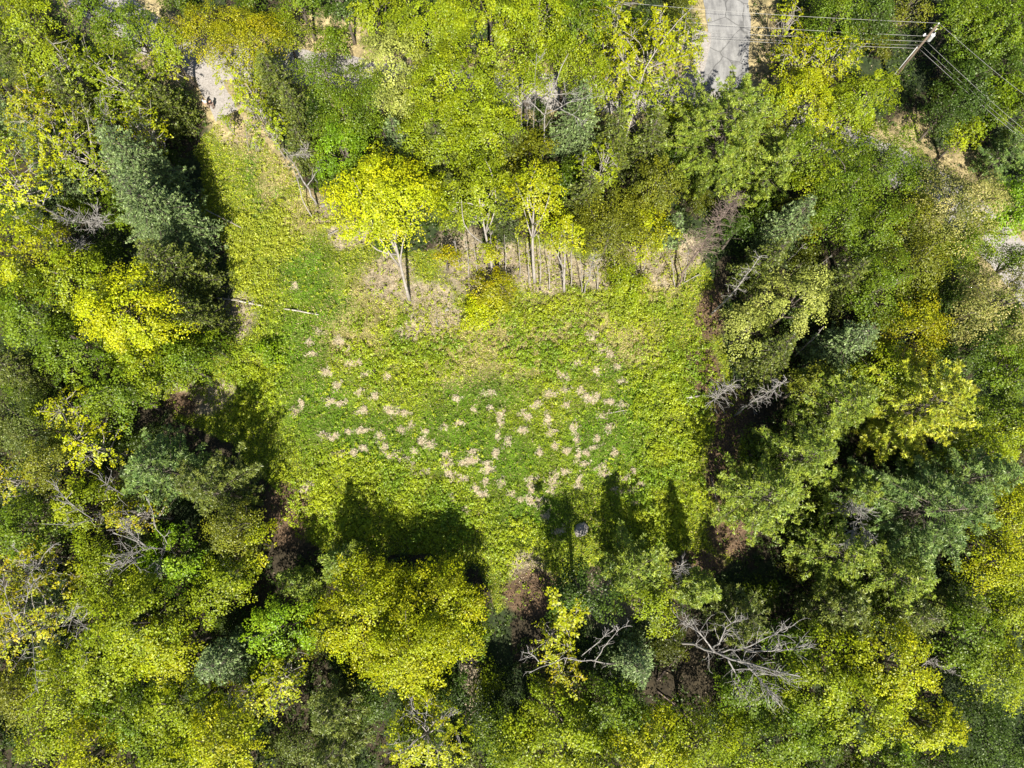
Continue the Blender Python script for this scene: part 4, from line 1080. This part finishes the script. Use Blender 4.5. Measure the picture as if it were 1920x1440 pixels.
bare("dead_tree", [[(300, 1040, 3), (311, 1030, 9), (285, 1028, 12), (250, 1012, 14), (212, 1000, 16)],
                   [(311, 1030, 9), (300, 1055, 10), (288, 1075, 11)], [(285, 1028, 12), (255, 1035, 13), (220, 1045, 14)], [(270, 1022, 13), (245, 1000, 14.5), (232, 985, 15)], [(270, 1040, 12), (240, 1055, 13), (215, 1062, 14)]],
     "white bare tree fanning its twigs leftward in the lower left woods", "dead tree", DG_, 18, .12, DEADWOOD, 16, 1.9)
bare("dead_tree", [[(230, 975, 3), (204, 962, 9), (170, 978, 12), (130, 985, 14), (78, 982, 16)], [(175, 975, 12), (140, 950, 14), (110, 922, 15), (105, 910, 16)], [(238, 932, 9), (210, 915, 12), (180, 890, 14), (170, 885, 15)]],
     "white bare limbs reaching left above the fan-shaped white tree", "dead tree", DG_, 19, .10, DEADWOOD, 14, 1.6)
bare("dead_tree", [[(335, 1058, 3), (322, 1030, 9), (300, 1000, 12), (280, 955, 14), (278, 940, 15)]],
     "single long bare stem right of the fan-shaped white tree", "dead tree", DG_, 20, .07, DEADWOOD, 12, 1.0)
bare("dead_tree", [[(150, 1172, 4), (115, 1172, 9), (80, 1178, 12), (40, 1190, 14), (5, 1205, 16)], [(115, 1168, 9), (135, 1160, 11), (142, 1140, 12), (145, 1130, 13)], [(138, 1160, 11), (155, 1170, 12), (165, 1180, 13)],
                   [(128, 1175, 9), (145, 1200, 11), (160, 1225, 13), (163, 1235, 13.5)], [(45, 1155, 13), (50, 1120, 14), (65, 1085, 15)], [(60, 1183, 13), (62, 1215, 14), (72, 1300, 15)], [(40, 1190, 14), (20, 1150, 15), (5, 1090, 16)]],
     "crooked white bare limbs crossing the orange-yellow tree at the left edge", "dead tree", DG_, 21, .11, DEADWOOD, 14, 1.5)
bare("dead_tree", [[(60, 1110, 4), (50, 1080, 9), (45, 1040, 12), (20, 1022, 14)], [(50, 1080, 9), (70, 1060, 12), (90, 1030, 14), (100, 1020, 15)]],
     "tangle of pale twigs above the crooked white limbs at the left edge", "dead tree", DG_, 22, .07, DEADWOOD, 26, 1.3)
bare("dead_tree", [[(230, 515, 2), (180, 487, 6), (130, 455, 9), (85, 435, 12), (28, 405, 15)], [(150, 470, 8), (158, 458, 9), (155, 460, 9)], [(120, 490, 8), (140, 470, 9), (155, 458, 10)]],
     "long grey fallen snag slanting across the left woods", "dead tree", DG_, 23, .10, DEADWOOD, 26, 1.4)
bare("dead_tree", [[(178, 445, 3), (170, 425, 9), (155, 405, 12), (120, 390, 14)], [(170, 425, 9), (185, 410, 12), (180, 385, 14)], [(170, 425, 9), (190, 420, 12), (200, 405, 13)], [(165, 420, 10), (135, 415, 12), (110, 405, 14)]],
     "spray of white bare twigs left of the largest blue-green spruce", "dead tree", DG_, 24, .08, DEADWOOD, 30, 1.5)
bare("dead_tree", [[(1188, 1252, 2), (1150, 1243, 7), (1110, 1240, 9), (1070, 1236, 10), (1030, 1240, 11), (1005, 1252, 12), (992, 1262, 12.5)], [(1010, 1240, 11), (995, 1225, 12), (978, 1223, 12.5)], [(1115, 1240, 9), (1135, 1210, 11), (1160, 1180, 12.5), (1178, 1172, 13)], [(1090, 1230, 9), (1120, 1205, 11), (1150, 1180, 13)]],
     "long bare white limb lying horizontally through thin yellow leaves at the bottom", "dead tree", DG_, 25, .13, DEADWOOD, 10, 1.2)
bare("leaning_tree", [[(1072, 1225, 3), (1067, 1195, 8), (1058, 1160, 10), (1045, 1130, 12), (1030, 1115, 13)], [(1067, 1185, 8.5), (1078, 1160, 10), (1082, 1140, 11)]],
     "thin pale stem with round tufts of yellow leaves at the bottom centre", "tree", "thinly leaved trees coming into leaf", 26, .08, PALEBARK, 22, 1.3, leaf='Y')
bare("dead_tree", [[(1728, 1248, 2), (1738, 1240, 5), (1750, 1236, 6)], [(1738, 1240, 5), (1760, 1245, 5), (1785, 1262, 6)]],
     "small pale driftwood-like dead stub beside the dark lower right hollow", "dead tree", DG_, 27, .13, DEADWOOD, 22, 1.1)
bare("dead_tree", [[(1545, 965, 5), (1590, 955, 9), (1630, 955, 12)], [(1560, 940, 6), (1590, 955, 9), (1625, 962, 12)], [(1610, 960, 10), (1600, 1000, 11), (1585, 1020, 12)], [(1610, 970, 10), (1625, 1000, 11), (1620, 1022, 12)]],
     "tangle of grey dead limbs between the pines on the right", "dead tree", DG_, 28, .10, DEADWOOD, 40, 1.4)
bare("dead_tree", [[(1490, 668, 1), (1515, 645, 5), (1545, 612, 9)]], "grey slanting trunk left of the golden tree in the right woods", "dead tree", DG_, 29, .14, PALEBARK, 8, .8)
bare("dead_tree", [[(1645, 440, 6), (1672, 420, 9), (1700, 406, 12)], [(1646, 441, 6), (1675, 415, 10), (1695, 410, 12)]], "thick grey slanting trunk below the large cream-speckled tree", "dead tree", DG_, 30, .15, PALEBARK, 6, 1.0)
bare("dead_tree", [[(1523, 508, 5), (1545, 490, 8), (1560, 478, 10)]], "thin pale slanting stem among green feathery trees on the right", "dead tree", DG_, 31, .06, PALEBARK, 4, .7)
bare("dead_tree", [[(1476, 490, 5), (1492, 475, 7), (1510, 457, 10)]], "thin crooked stem above the blue-grey spruce on the right", "dead tree", DG_, 32, .06, PALEBARK, 4, .7)
bare("dead_tree", [[(1585, 1270, 1), (1600, 1255, 3)]] if False else [[(1232, 1275, 0), (1260, 1245, 3), (1288, 1218, 6)]], "dark leaning trunk in the hollow under the big white dead tree", "dead tree", DG_, 33, .12, TWIG, 2, .8)
bare("dead_tree", [[(1232, 1295, .2), (1270, 1325, .5), (1320, 1375, .8)]], "long thin trunk lying in the dark hollow at the bottom", "dead tree", DG_, 34, .09, TWIG, 12, 1.6)
bare("dead_tree", [[(412, 492, 0), (395, 468, 2.5), (380, 448, 5)]], "thick grey trunk in the shade right of the largest blue-green spruce", "dead tree", DG_, 35, .22, BARK, 2, .6)
bare("dead_tree", [[(418, 548, 0), (405, 528, 2), (385, 498, 5)]], "grey dead trunk with broken top in the shade left of the meadow", "dead tree", DG_, 36, .12, BARK, 6, .9)
bare("dead_tree", [[(790, 1400, 3), (798, 1350, 8), (805, 1310, 11)], [(795, 1370, 6), (830, 1345, 9), (860, 1330, 11)], [(795, 1380, 5), (760, 1390, 8), (735, 1395, 10)], [(798, 1350, 8), (775, 1330, 10), (770, 1310, 11)]],
     "open grey limbs showing through the sparse yellow tree at the bottom edge", "dead tree", DG_, 37, .08, DEADWOOD, 16, 1.3)
# thin trunks standing along the leafy bank at the meadow's upper edge
for i, (fx, fy, tx, ty, z_, lab) in enumerate([(880, 520, 872, 440, 7, "thin dark trunk on the bank, nearest the yellow maple"), (927, 512, 918, 430, 8, "thin dark trunk on the bank left of the gold bush"),
        (938, 518, 932, 450, 6, "thin dark trunk on the bank directly above the gold bush"), (1014, 540, 1010, 440, 9, "thin dark trunk on the bank beside the maple with the pale trunk"),
        (1058, 548, 1052, 480, 6, "dark trunk on the bank below the narrow yellow-green tree"), (1092, 551, 1088, 485, 6, "dark trunk beside the small grey dead conifer"),
        (1265, 540, 1258, 480, 6, "dark stem at the meadow's upper right corner beside the brown dead conifer"), (1070, 540, 1074, 420, 11, "thin pale stem rising past the narrow yellow-green tree"),
        (862, 505, 852, 452, 5, "slim pale stem on the bank beside the small orange-yellow sapling"), (895, 512, 888, 455, 5, "slim pale stem second from the orange sapling on the bank"),
        (950, 525, 946, 440, 8, "slim pale stem on the bank right of the gold bush"), (975, 520, 972, 450, 7, "slim pale stem halfway between gold bush and maple trunk"),
        (992, 535, 989, 455, 7, "slim pale stem close left of the maple's pale trunk"), (1030, 545, 1028, 470, 6, "slim pale stem between the maple trunk and the narrow yellow-green tree"),
        (1120, 545, 1120, 480, 6, "slim pale stem right of the small grey dead conifer"), (1150, 530, 1153, 470, 6, "slim pale stem under the wide olive tree"),
        (1205, 520, 1212, 460, 6, "slim pale stem on the tan ground right of the olive tree"), (1282, 530, 1292, 470, 7, "slim stem between dead conifer and shaded strip")]):
    bare("bare_stem", [[(fx, fy, 0), ((fx + tx) / 2 + 1, (fy + ty) / 2, z_ / 2), (tx, ty, z_)]], lab, "bare trunk", "bare stems along the leafy bank", 60 + i, .085, PALEBARK, 8, .8)

# ------------------------------------------------------------------ logs on the ground
def log(a, b, r, label, mat=DEADWOOD, z0=.25, seed=0, name="fallen_log", stubs=4):
    rs = np.random.RandomState(300 + seed)
    p0 = P(a[0], a[1], z0); p1 = P(b[0], b[1], z0 + .15)
    o = p0.copy(); o[2] = 0
    tb = Tubes(8)
    cv = curve(p0 - o, p1 - o, rs, .008, 12)
    tb.add(cv, np.linspace(r, r * .65, 12) * rs.uniform(.92, 1.08, 12))
    root = tag(link(name, None, None, o), label, "log", "logs lying around the clearing")
    link("trunk", tb.mesh("trunk", mat), root)
    ts = Tubes(5)
    for _ in range(stubs):
        j = rs.randint(3, 11); d = norm(rs.normal(size=3) * np.array([1, 1, .3]) + np.array([0, 0, .6]))
        ts.add(curve(cv[j], cv[j] + d * rs.uniform(.3, .8), rs, .06, 4), np.linspace(r * .3, .012, 4))
    link("branch_stub", ts.mesh("branch_stub", mat), root)
BIRCH = rough_mat("birch_bark", (0.22, 0.19, 0.16), (0.66, 0.62, 0.55), 2.2)
log((447, 564), (492, 573), .11, "white fallen birch pole crossing the brown gap at the meadow's left edge", BIRCH, .22, 1)
log((532, 579), (597, 590), .10, "white fallen birch pole lying in the grass, its far end in the meadow", BIRCH, .22, 2)
log((406, 559), (446, 564), .08, "dark shaded end of the fallen pole at the meadow's left edge", PALEBARK, .3, 3)
log((387, 394), (452, 427), .07, "thin dead pole lying in the shade above left of the meadow", PALEBARK, .6, 4)
log((1261, 750), (1312, 742), .15, "short pale log at the right edge of the meadow pointing at the red litter", BIRCH, .4, 5)
log((1334, 895), (1350, 967), .12, "brown log lying up and down beside the right strip of red leaves", TWIG, .3, 6, stubs=7)
log((1358, 966), (1380, 955), .16, "short thick grey stump piece right of the brown log's lower end", DEADWOOD, .3, 7, stubs=1)
log((818, 598), (820, 612), .06, "tiny white stick standing out on the brush pile at the top of the meadow", BIRCH, .3, 8, stubs=1)
log((1142, 775), (1178, 768), .06, "thin dead stick in the right part of the meadow", PALEBARK, .25, 9)
log((1275, 534), (1312, 514), .07, "thin pale pole at the foot of the brown dead conifer", DEADWOOD, .3, 10)
log((615, 440), (640, 428), .07, "short dead branch on the tan bank below the white boulder", DEADWOOD, .2, 11)

# ------------------------------------------------------------------ rocks
ROCK = rough_mat("granite", (0.20, 0.19, 0.175), (0.36, 0.34, 0.32), 2.5, 0.9, 0.6)
def rock(px, py, r, label, seed, sz=(1, 1, .6), pale=1.0):
    rs = np.random.RandomState(seed)
    nu, nv = 22, 14
    u = np.linspace(0, 2 * math.pi, nu, endpoint=False); v = np.linspace(.02, math.pi - .02, nv)
    Um, Vm = np.meshgrid(u, v)
    d = np.stack([np.cos(Um) * np.sin(Vm), np.sin(Um) * np.sin(Vm), np.cos(Vm)], -1).reshape(-1, 3)
    k = np.ones(len(d))
    for _ in range(14):
        nrm = norm(rs.normal(size=3)); cut = rs.uniform(.5, .85)
        t = d @ nrm; k = np.minimum(k, np.where(t > cut, cut / np.maximum(t, 1e-3), 1))
    k *= 1 + (vnoise(d[:, 0] * 3 + d[:, 2] * 2, d[:, 1] * 3 - d[:, 2], .8) - .5) * .14
    V = d * k[:, None] * r * np.array(sz)
    V[:, 2] += r * sz[2] * .45
    i = np.arange(nv - 1)[:, None] * nu; j = np.arange(nu)[None]; j2 = (j + 1) % nu
    Q = np.stack([i + j, i + j2, i + nu + j2, i + nu + j], -1).reshape(-1, 4)[:, ::-1]
    o = link("boulder", make_mesh("boulder", V, Q, ROCK, smooth=False), None, P(px, py, 0))
    o.rotation_euler = (0, 0, rs.uniform(0, 6))
    tag(o, label, "boulder", "boulders")
rock(1087, 994, .95, "grey boulder in the shaded grass at the bottom of the meadow", 31, (1.05, 1.15, .75))
rock(607, 386, .36, "white boulder at the foot of the grey dead tree", 32, (1.25, 1, .8))
rock(623, 388, .22, "small white stone right of the white boulder", 33)
rock(838, 580, .30, "small pale stone among the brush at the top of the meadow", 34)
rock(838, 610, .26, "pale stone at the lower edge of the brush patch", 35)
rock(1227, 1008, .30, "small grey stone in the grass below right of the meadow", 36)
rock(950, 532, .28, "pale stone right of the gold bush on the bank", 37)

# ------------------------------------------------------------------ utility pole and wires
POLE = rough_mat("weathered_pole", (0.10, 0.075, 0.055), (0.26, 0.20, 0.15), 2.0, stretch=(3, 3, .5))
def plain(name, colr, rough=.4, metal=0.0):
    m, nt, out = new_mat(name); b = nt.nodes.new("ShaderNodeBsdfPrincipled")
    nz = nt.nodes.new("ShaderNodeTexNoise"); nz.inputs["Scale"].default_value = 9
    mr = nt.nodes.new("ShaderNodeMapRange"); mr.inputs[3].default_value = rough - .1; mr.inputs[4].default_value = rough + .15
    b.inputs["Base Color"].default_value = (*colr, 1); b.inputs["Metallic"].default_value = metal
    nt.links.new(nz.outputs[0], mr.inputs[0]); nt.links.new(mr.outputs[0], b.inputs["Roughness"]); nt.links.new(b.outputs[0], out.inputs[0]); return m
GREYP = plain("grey_enamel", (.58, .60, .60)); PORC = plain("porcelain", (.75, .76, .78), .25); GALV = plain("galvanised_steel", (.50, .51, .52), .45, .6)
WIREM = plain("aluminium_wire", (.36, .36, .35), .5, .3)
pb = P(1672, 152, .5); pt = P(1752, 54, 10.3)
pb = np.array([pt[0] * .5 + pb[0] * .5 - .1, pt[1] * .5 + pb[1] * .5, 0])
pt = np.array([pb[0] + .25, pb[1] + .2, 10.4])
pole = tag(link("utility_pole", None, None, (pb[0], pb[1], 0)), "wooden utility pole with grey transformer at the upper right", "utility pole")
def along(z): return np.array([.25 * z / 10.4, .2 * z / 10.4, z])
def tubeobj(name, pts, rad, mat, parent, k=12):
    t = Tubes(k); t.add(np.array(pts, float), rad); o = link(name, t.mesh(name, mat), parent); o.data.polygons.foreach_set("use_smooth", [True] * len(o.data.polygons)); return o
tubeobj("shaft", [along(-.3), along(5), along(10.4)], [.19, .16, .12], POLE, pole)
cdir = np.array([1.0, -.45, 0]) / 1.1
tc_ = along(8.6) + np.array([.36, -.12, 0])
tr = tubeobj("transformer", [tc_ + [0, 0, -.5], tc_ + [0, 0, -.42], tc_ + [0, 0, .40], tc_ + [0, 0, .48], tc_ + [0, 0, .52]], [.22, .25, .25, .27, .12], GREYP, pole, 16)
tubeobj("bushing", [tc_ + [.08, .02, .5], tc_ + [.1, .03, .62], tc_ + [.12, .04, .78]], [.05, .06, .03], PORC, tr)
tubeobj("bracket", [tc_ + [-.05, 0, .2], along(8.8)], [.04, .04], GALV, pole, 6)
tubeobj("bracket", [tc_ + [-.05, 0, -.3], along(8.3)], [.04, .04], GALV, pole, 6)
tubeobj("pole_pin", [along(10.35), along(10.35) + [.02, 0, .28]], [.03, .02], GALV, pole, 6)
tubeobj("insulator", [along(10.35) + [.02, 0, .25], along(10.35) + [.02, 0, .33], along(10.35) + [.02, 0, .38], along(10.35) + [.02, 0, .46]], [.05, .10, .06, .05], PORC, pole)
tubeobj("side_arm", [along(9.7), along(9.7) + [-.30, .22, .10], along(9.7) + [-.42, .1, .0]], [.035, .03, .02], GALV, pole, 6)
tubeobj("fuse_cutout", [along(9.6) + [.28, .02, -.15], along(9.6) + [.36, .06, .25]], [.05, .045], PORC, pole, 8)
for dx in (0, .2):
    tubeobj("insulator", [along(8.9) + [-.50 - dx * .8, .05 - dx * .8, -.05], along(8.9) + [-.52 - dx * .8, .05 - dx * .8, .05], along(8.9) + [-.53 - dx * .8, .05 - dx * .8, .15]], [.07, .13, .06], PORC, pole)
tubeobj("insulator_arm", [along(8.85), along(8.85) + [-.7, -.12, -.02]], [.03, .03], GALV, pole, 6)
tubeobj("riser_conduit", [along(-.2) + [-.27, .02, 0], along(3) + [-.26, .02, 0], along(6.9) + [-.22, .02, 0]], [.055, .055, .05], GREYP, pole, 8)
tubeobj("guard_strip", [along(-.2) + [.06, -.2, 0], along(3.5) + [.05, -.19, 0]], [.05, .04], POLE, pole, 6)
top_w = pb * [1, 1, 0]
def wire(z, off, lpx, rpx, label, sag=.5, r=.019):
    a = top_w + along(z) + np.array(off)
    L = P(lpx[0], lpx[1], z + .2); 
    o = a.copy(); t = np.linspace(0, 1, 24)[:, None]
    far = a + (L - a) * 1.25
    pts = a + (far - a) * t - np.array([0, 0, 1]) * sag * np.sin(math.pi * t)
    tb = Tubes(5); tb.add(pts - o, np.full(24, r))
    ob = link("power_wire", tb.mesh("power_wire", WIREM), None, o)
    tag(ob, label[0], "power wire", "wires strung from the utility pole")
    if rpx:
        Rr = P(rpx[0], rpx[1], z + .2); far = a + (Rr - a) * 1.5
        pts = a + (far - a) * t - np.array([0, 0, 1]) * sag * .6 * np.sin(math.pi * t)
        tb = Tubes(5); tb.add(pts - o, np.full(24, r))
        ob = link("power_wire", tb.mesh("power_wire", WIREM), None, o)
        tag(ob, label[1], "power wire", "wires strung from the utility pole")
wire(10.75, (.02, 0, 0), (1180, 2), (1920, 172), ("topmost wire running left from the pole tip across the paved road", "topmost wire running from the pole tip to the right edge"))
wire(8.75, (-.5, -.05, 0), (1090, 22), None, ("second wire running left from the white insulators", None))
wire(8.0, (.2, -.15, 0), (1100, 42), (1920, 238), ("third wire running left, just below the insulators", "wire running from the transformer to the right edge"))
wire(7.3, (0, -.1, 0), (1110, 52), (1920, 250), ("fourth wire running left, in a close pair above the lowest", "thin wire running right in the close lower pair, its upper member"), r=.015)
wire(6.8, (0, -.12, 0), (1120, 56), (1920, 259), ("lowest wire running left from the pole", "lowest wire running from the pole to the right edge"), r=.022)

# ------------------------------------------------------------------ two people on the gravel
SKIN = plain("skin", (.50, .31, .22), .6)
def person(px, py, label, shirt, legs, hair, face, seed):
    o = P(px, py, 0.06)
    root = tag(link("person", None, None, o), label, "person", None)
    bm_v = {}
    verts = [(0, 0, .98), (0, 0, 1.15), (0, 0, 1.32), (0, 0, 1.46), (0, 0.01, 1.55), (0, .02, 1.66), (0, .02, 1.74),
             (.20, 0, 1.42), (.25, .05, 1.15), (.20, .22, .98), (.19, .28, .95),
             (-.20, 0, 1.42), (-.26, .02, 1.14), (-.24, .10, .90), (-.24, .13, .86),
             (.10, 0, .92), (.12, .03, .50), (.12, 0, .09), (.13, .14, .05),
             (-.10, 0, .92), (-.12, .02, .50), (-.13, -.02, .09), (-.14, .12, .05)]
    rad = [.15, .14, .16, .11, .06, .095, .08, .075, .055, .038, .035, .075, .055, .038, .035, .10, .07, .05, .045, .10, .07, .05, .045]
    ed = [(0, 1), (1, 2), (2, 3), (3, 4), (4, 5), (5, 6), (3, 7), (7, 8), (8, 9), (9, 10), (3, 11), (11, 12), (12, 13), (13, 14), (0, 15), (15, 16), (16, 17), (17, 18), (0, 19), (19, 20), (20, 21), (21, 22)]
    for hx, wi in ((.19, 10), (-.24, 14)):                     # five fingers a hand
        w0 = verts[wi]
        for f in range(5):
            dx = (f - 2) * .018; L_ = [.05, .085, .095, .09, .07][f]
            verts.append((w0[0] + dx, w0[1] + L_ * .7, w0[2] - L_ * .7)); rad.append(.010); ed.append((wi, len(verts) - 1))
    me = bpy.data.meshes.new("body"); me.from_pydata(verts, ed, []); me.update()
    ob = link("body", me, root)
    sk = ob.modifiers.new("skin", 'SKIN')
    for v, r_ in zip(me.skin_vertices[0].data, rad): v.radius = (r_, r_ * .85)
    me.skin_vertices[0].data[0].use_root = True
    sub = ob.modifiers.new("sub", 'SUBSURF'); sub.levels = 2; sub.render_levels = 2
    me.materials.append(SKIN)
    def shell(name, mat, segs, grow=1.18):
        v2 = []; r2 = []; e2 = []
        for seg in segs:
            for k_, i_ in enumerate(seg):
                v2.append(verts[i_]); r2.append(rad[i_] * grow)
        m2 = bpy.data.meshes.new(name)
        idx = sorted({i_ for s_ in segs for i_ in s_}); mp = {i_: k_ for k_, i_ in enumerate(idx)}
        es = sorted({(mp[a], mp[b]) for s_ in segs for a, b in zip(s_[:-1], s_[1:])})
        m2.from_pydata([verts[i_] for i_ in idx], es, []); m2.update()
        o2 = link(name, m2, root); s2 = o2.modifiers.new("skin", 'SKIN')
        for v, i_ in zip(m2.skin_vertices[0].data, idx): v.radius = (rad[i_] * grow + .01, rad[i_] * grow * .9 + .01)
        m2.skin_vertices[0].data[0].use_root = True
        q2 = o2.modifiers.new("sub", 'SUBSURF'); q2.levels = 2; q2.render_levels = 2
        m2.materials.append(mat)
    shell("shirt", plain("shirt_cloth", shirt, .9), [(0, 1, 2, 3), (3, 7, 8), (3, 11, 12)])
    shell("trousers", plain("trouser_cloth", legs, .9), [(0, 15, 16, 17), (0, 19, 20, 21)], 1.15)
    hairm = plain("hair", hair, .7)
    nu, nv = 16, 9
    u = np.linspace(0, 2 * math.pi, nu, endpoint=False); v = np.linspace(.02, 1.75, nv)
    Um, Vm = np.meshgrid(u, v)
    V = np.stack([np.cos(Um) * np.sin(Vm) * .108, np.sin(Um) * np.sin(Vm) * .125 - .01, np.cos(Vm) * .12], -1).reshape(-1, 3)
    front = V[:, 1] > .05; V[front, 2] = np.maximum(V[front, 2], .045)
    V += np.array([0, .015, 1.70])
    i = np.arange(nv - 1)[:, None] * nu; j = np.arange(nu)[None]; j2 = (j + 1) % nu
    Q = np.stack([i + j, i + nu + j, i + nu + j2, i + j2], -1).reshape(-1, 4)
    link("hair", make_mesh("hair", V, Q, hairm, smooth=True), root)
    def ball(name, c_, r_, mat):
        u = np.linspace(0, 2 * math.pi, 8, endpoint=False); v = np.linspace(.05, math.pi - .05, 6); A, B = np.meshgrid(u, v)
        V = np.stack([np.cos(A) * np.sin(B) * r_[0], np.sin(A) * np.sin(B) * r_[1], np.cos(B) * r_[2]], -1).reshape(-1, 3) + np.array(c_)
        i = np.arange(5)[:, None] * 8; j = np.arange(8)[None]; j2 = (j + 1) % 8
        link(name, make_mesh(name, V, np.stack([i + j, i + 8 + j, i + 8 + j2, i + j2], -1).reshape(-1, 4), mat, smooth=True), root)
    EYE = plain("eye_dark", (.02, .02, .02), .3); LIP = plain("lip", (.42, .16, .13), .5)
    ball("eye", (.033, .112, 1.69), (.012, .008, .008), EYE); ball("eye", (-.033, .112, 1.69), (.012, .008, .008), EYE)
    ball("nose", (0, .122, 1.66), (.014, .022, .02), SKIN); ball("mouth", (0, .108, 1.62), (.025, .01, .008), LIP)
    ball("ear", (.098, .02, 1.67), (.012, .02, .03), SKIN); ball("ear", (-.098, .02, 1.67), (.012, .02, .03), SKIN)
    SH = plain("shoe_leather", (.05, .045, .04), .6)
    ball("shoe", (.13, .08, .05), (.06, .14, .055), SH); ball("shoe", (-.14, .06, .05), (.06, .14, .055), SH)
    root.rotation_euler = (0, 0, face)
person(391, 201, "person in a light blue and white shirt with dark hair standing on the gravel", (.62, .75, .85), (.38, .30, .23), (.03, .03, .04), math.radians(155), 1)
person(402, 203, "person in a dark brown top standing close beside the one in light blue", (.05, .03, .03), (.26, .19, .16), (.03, .02, .02), math.radians(60), 2)
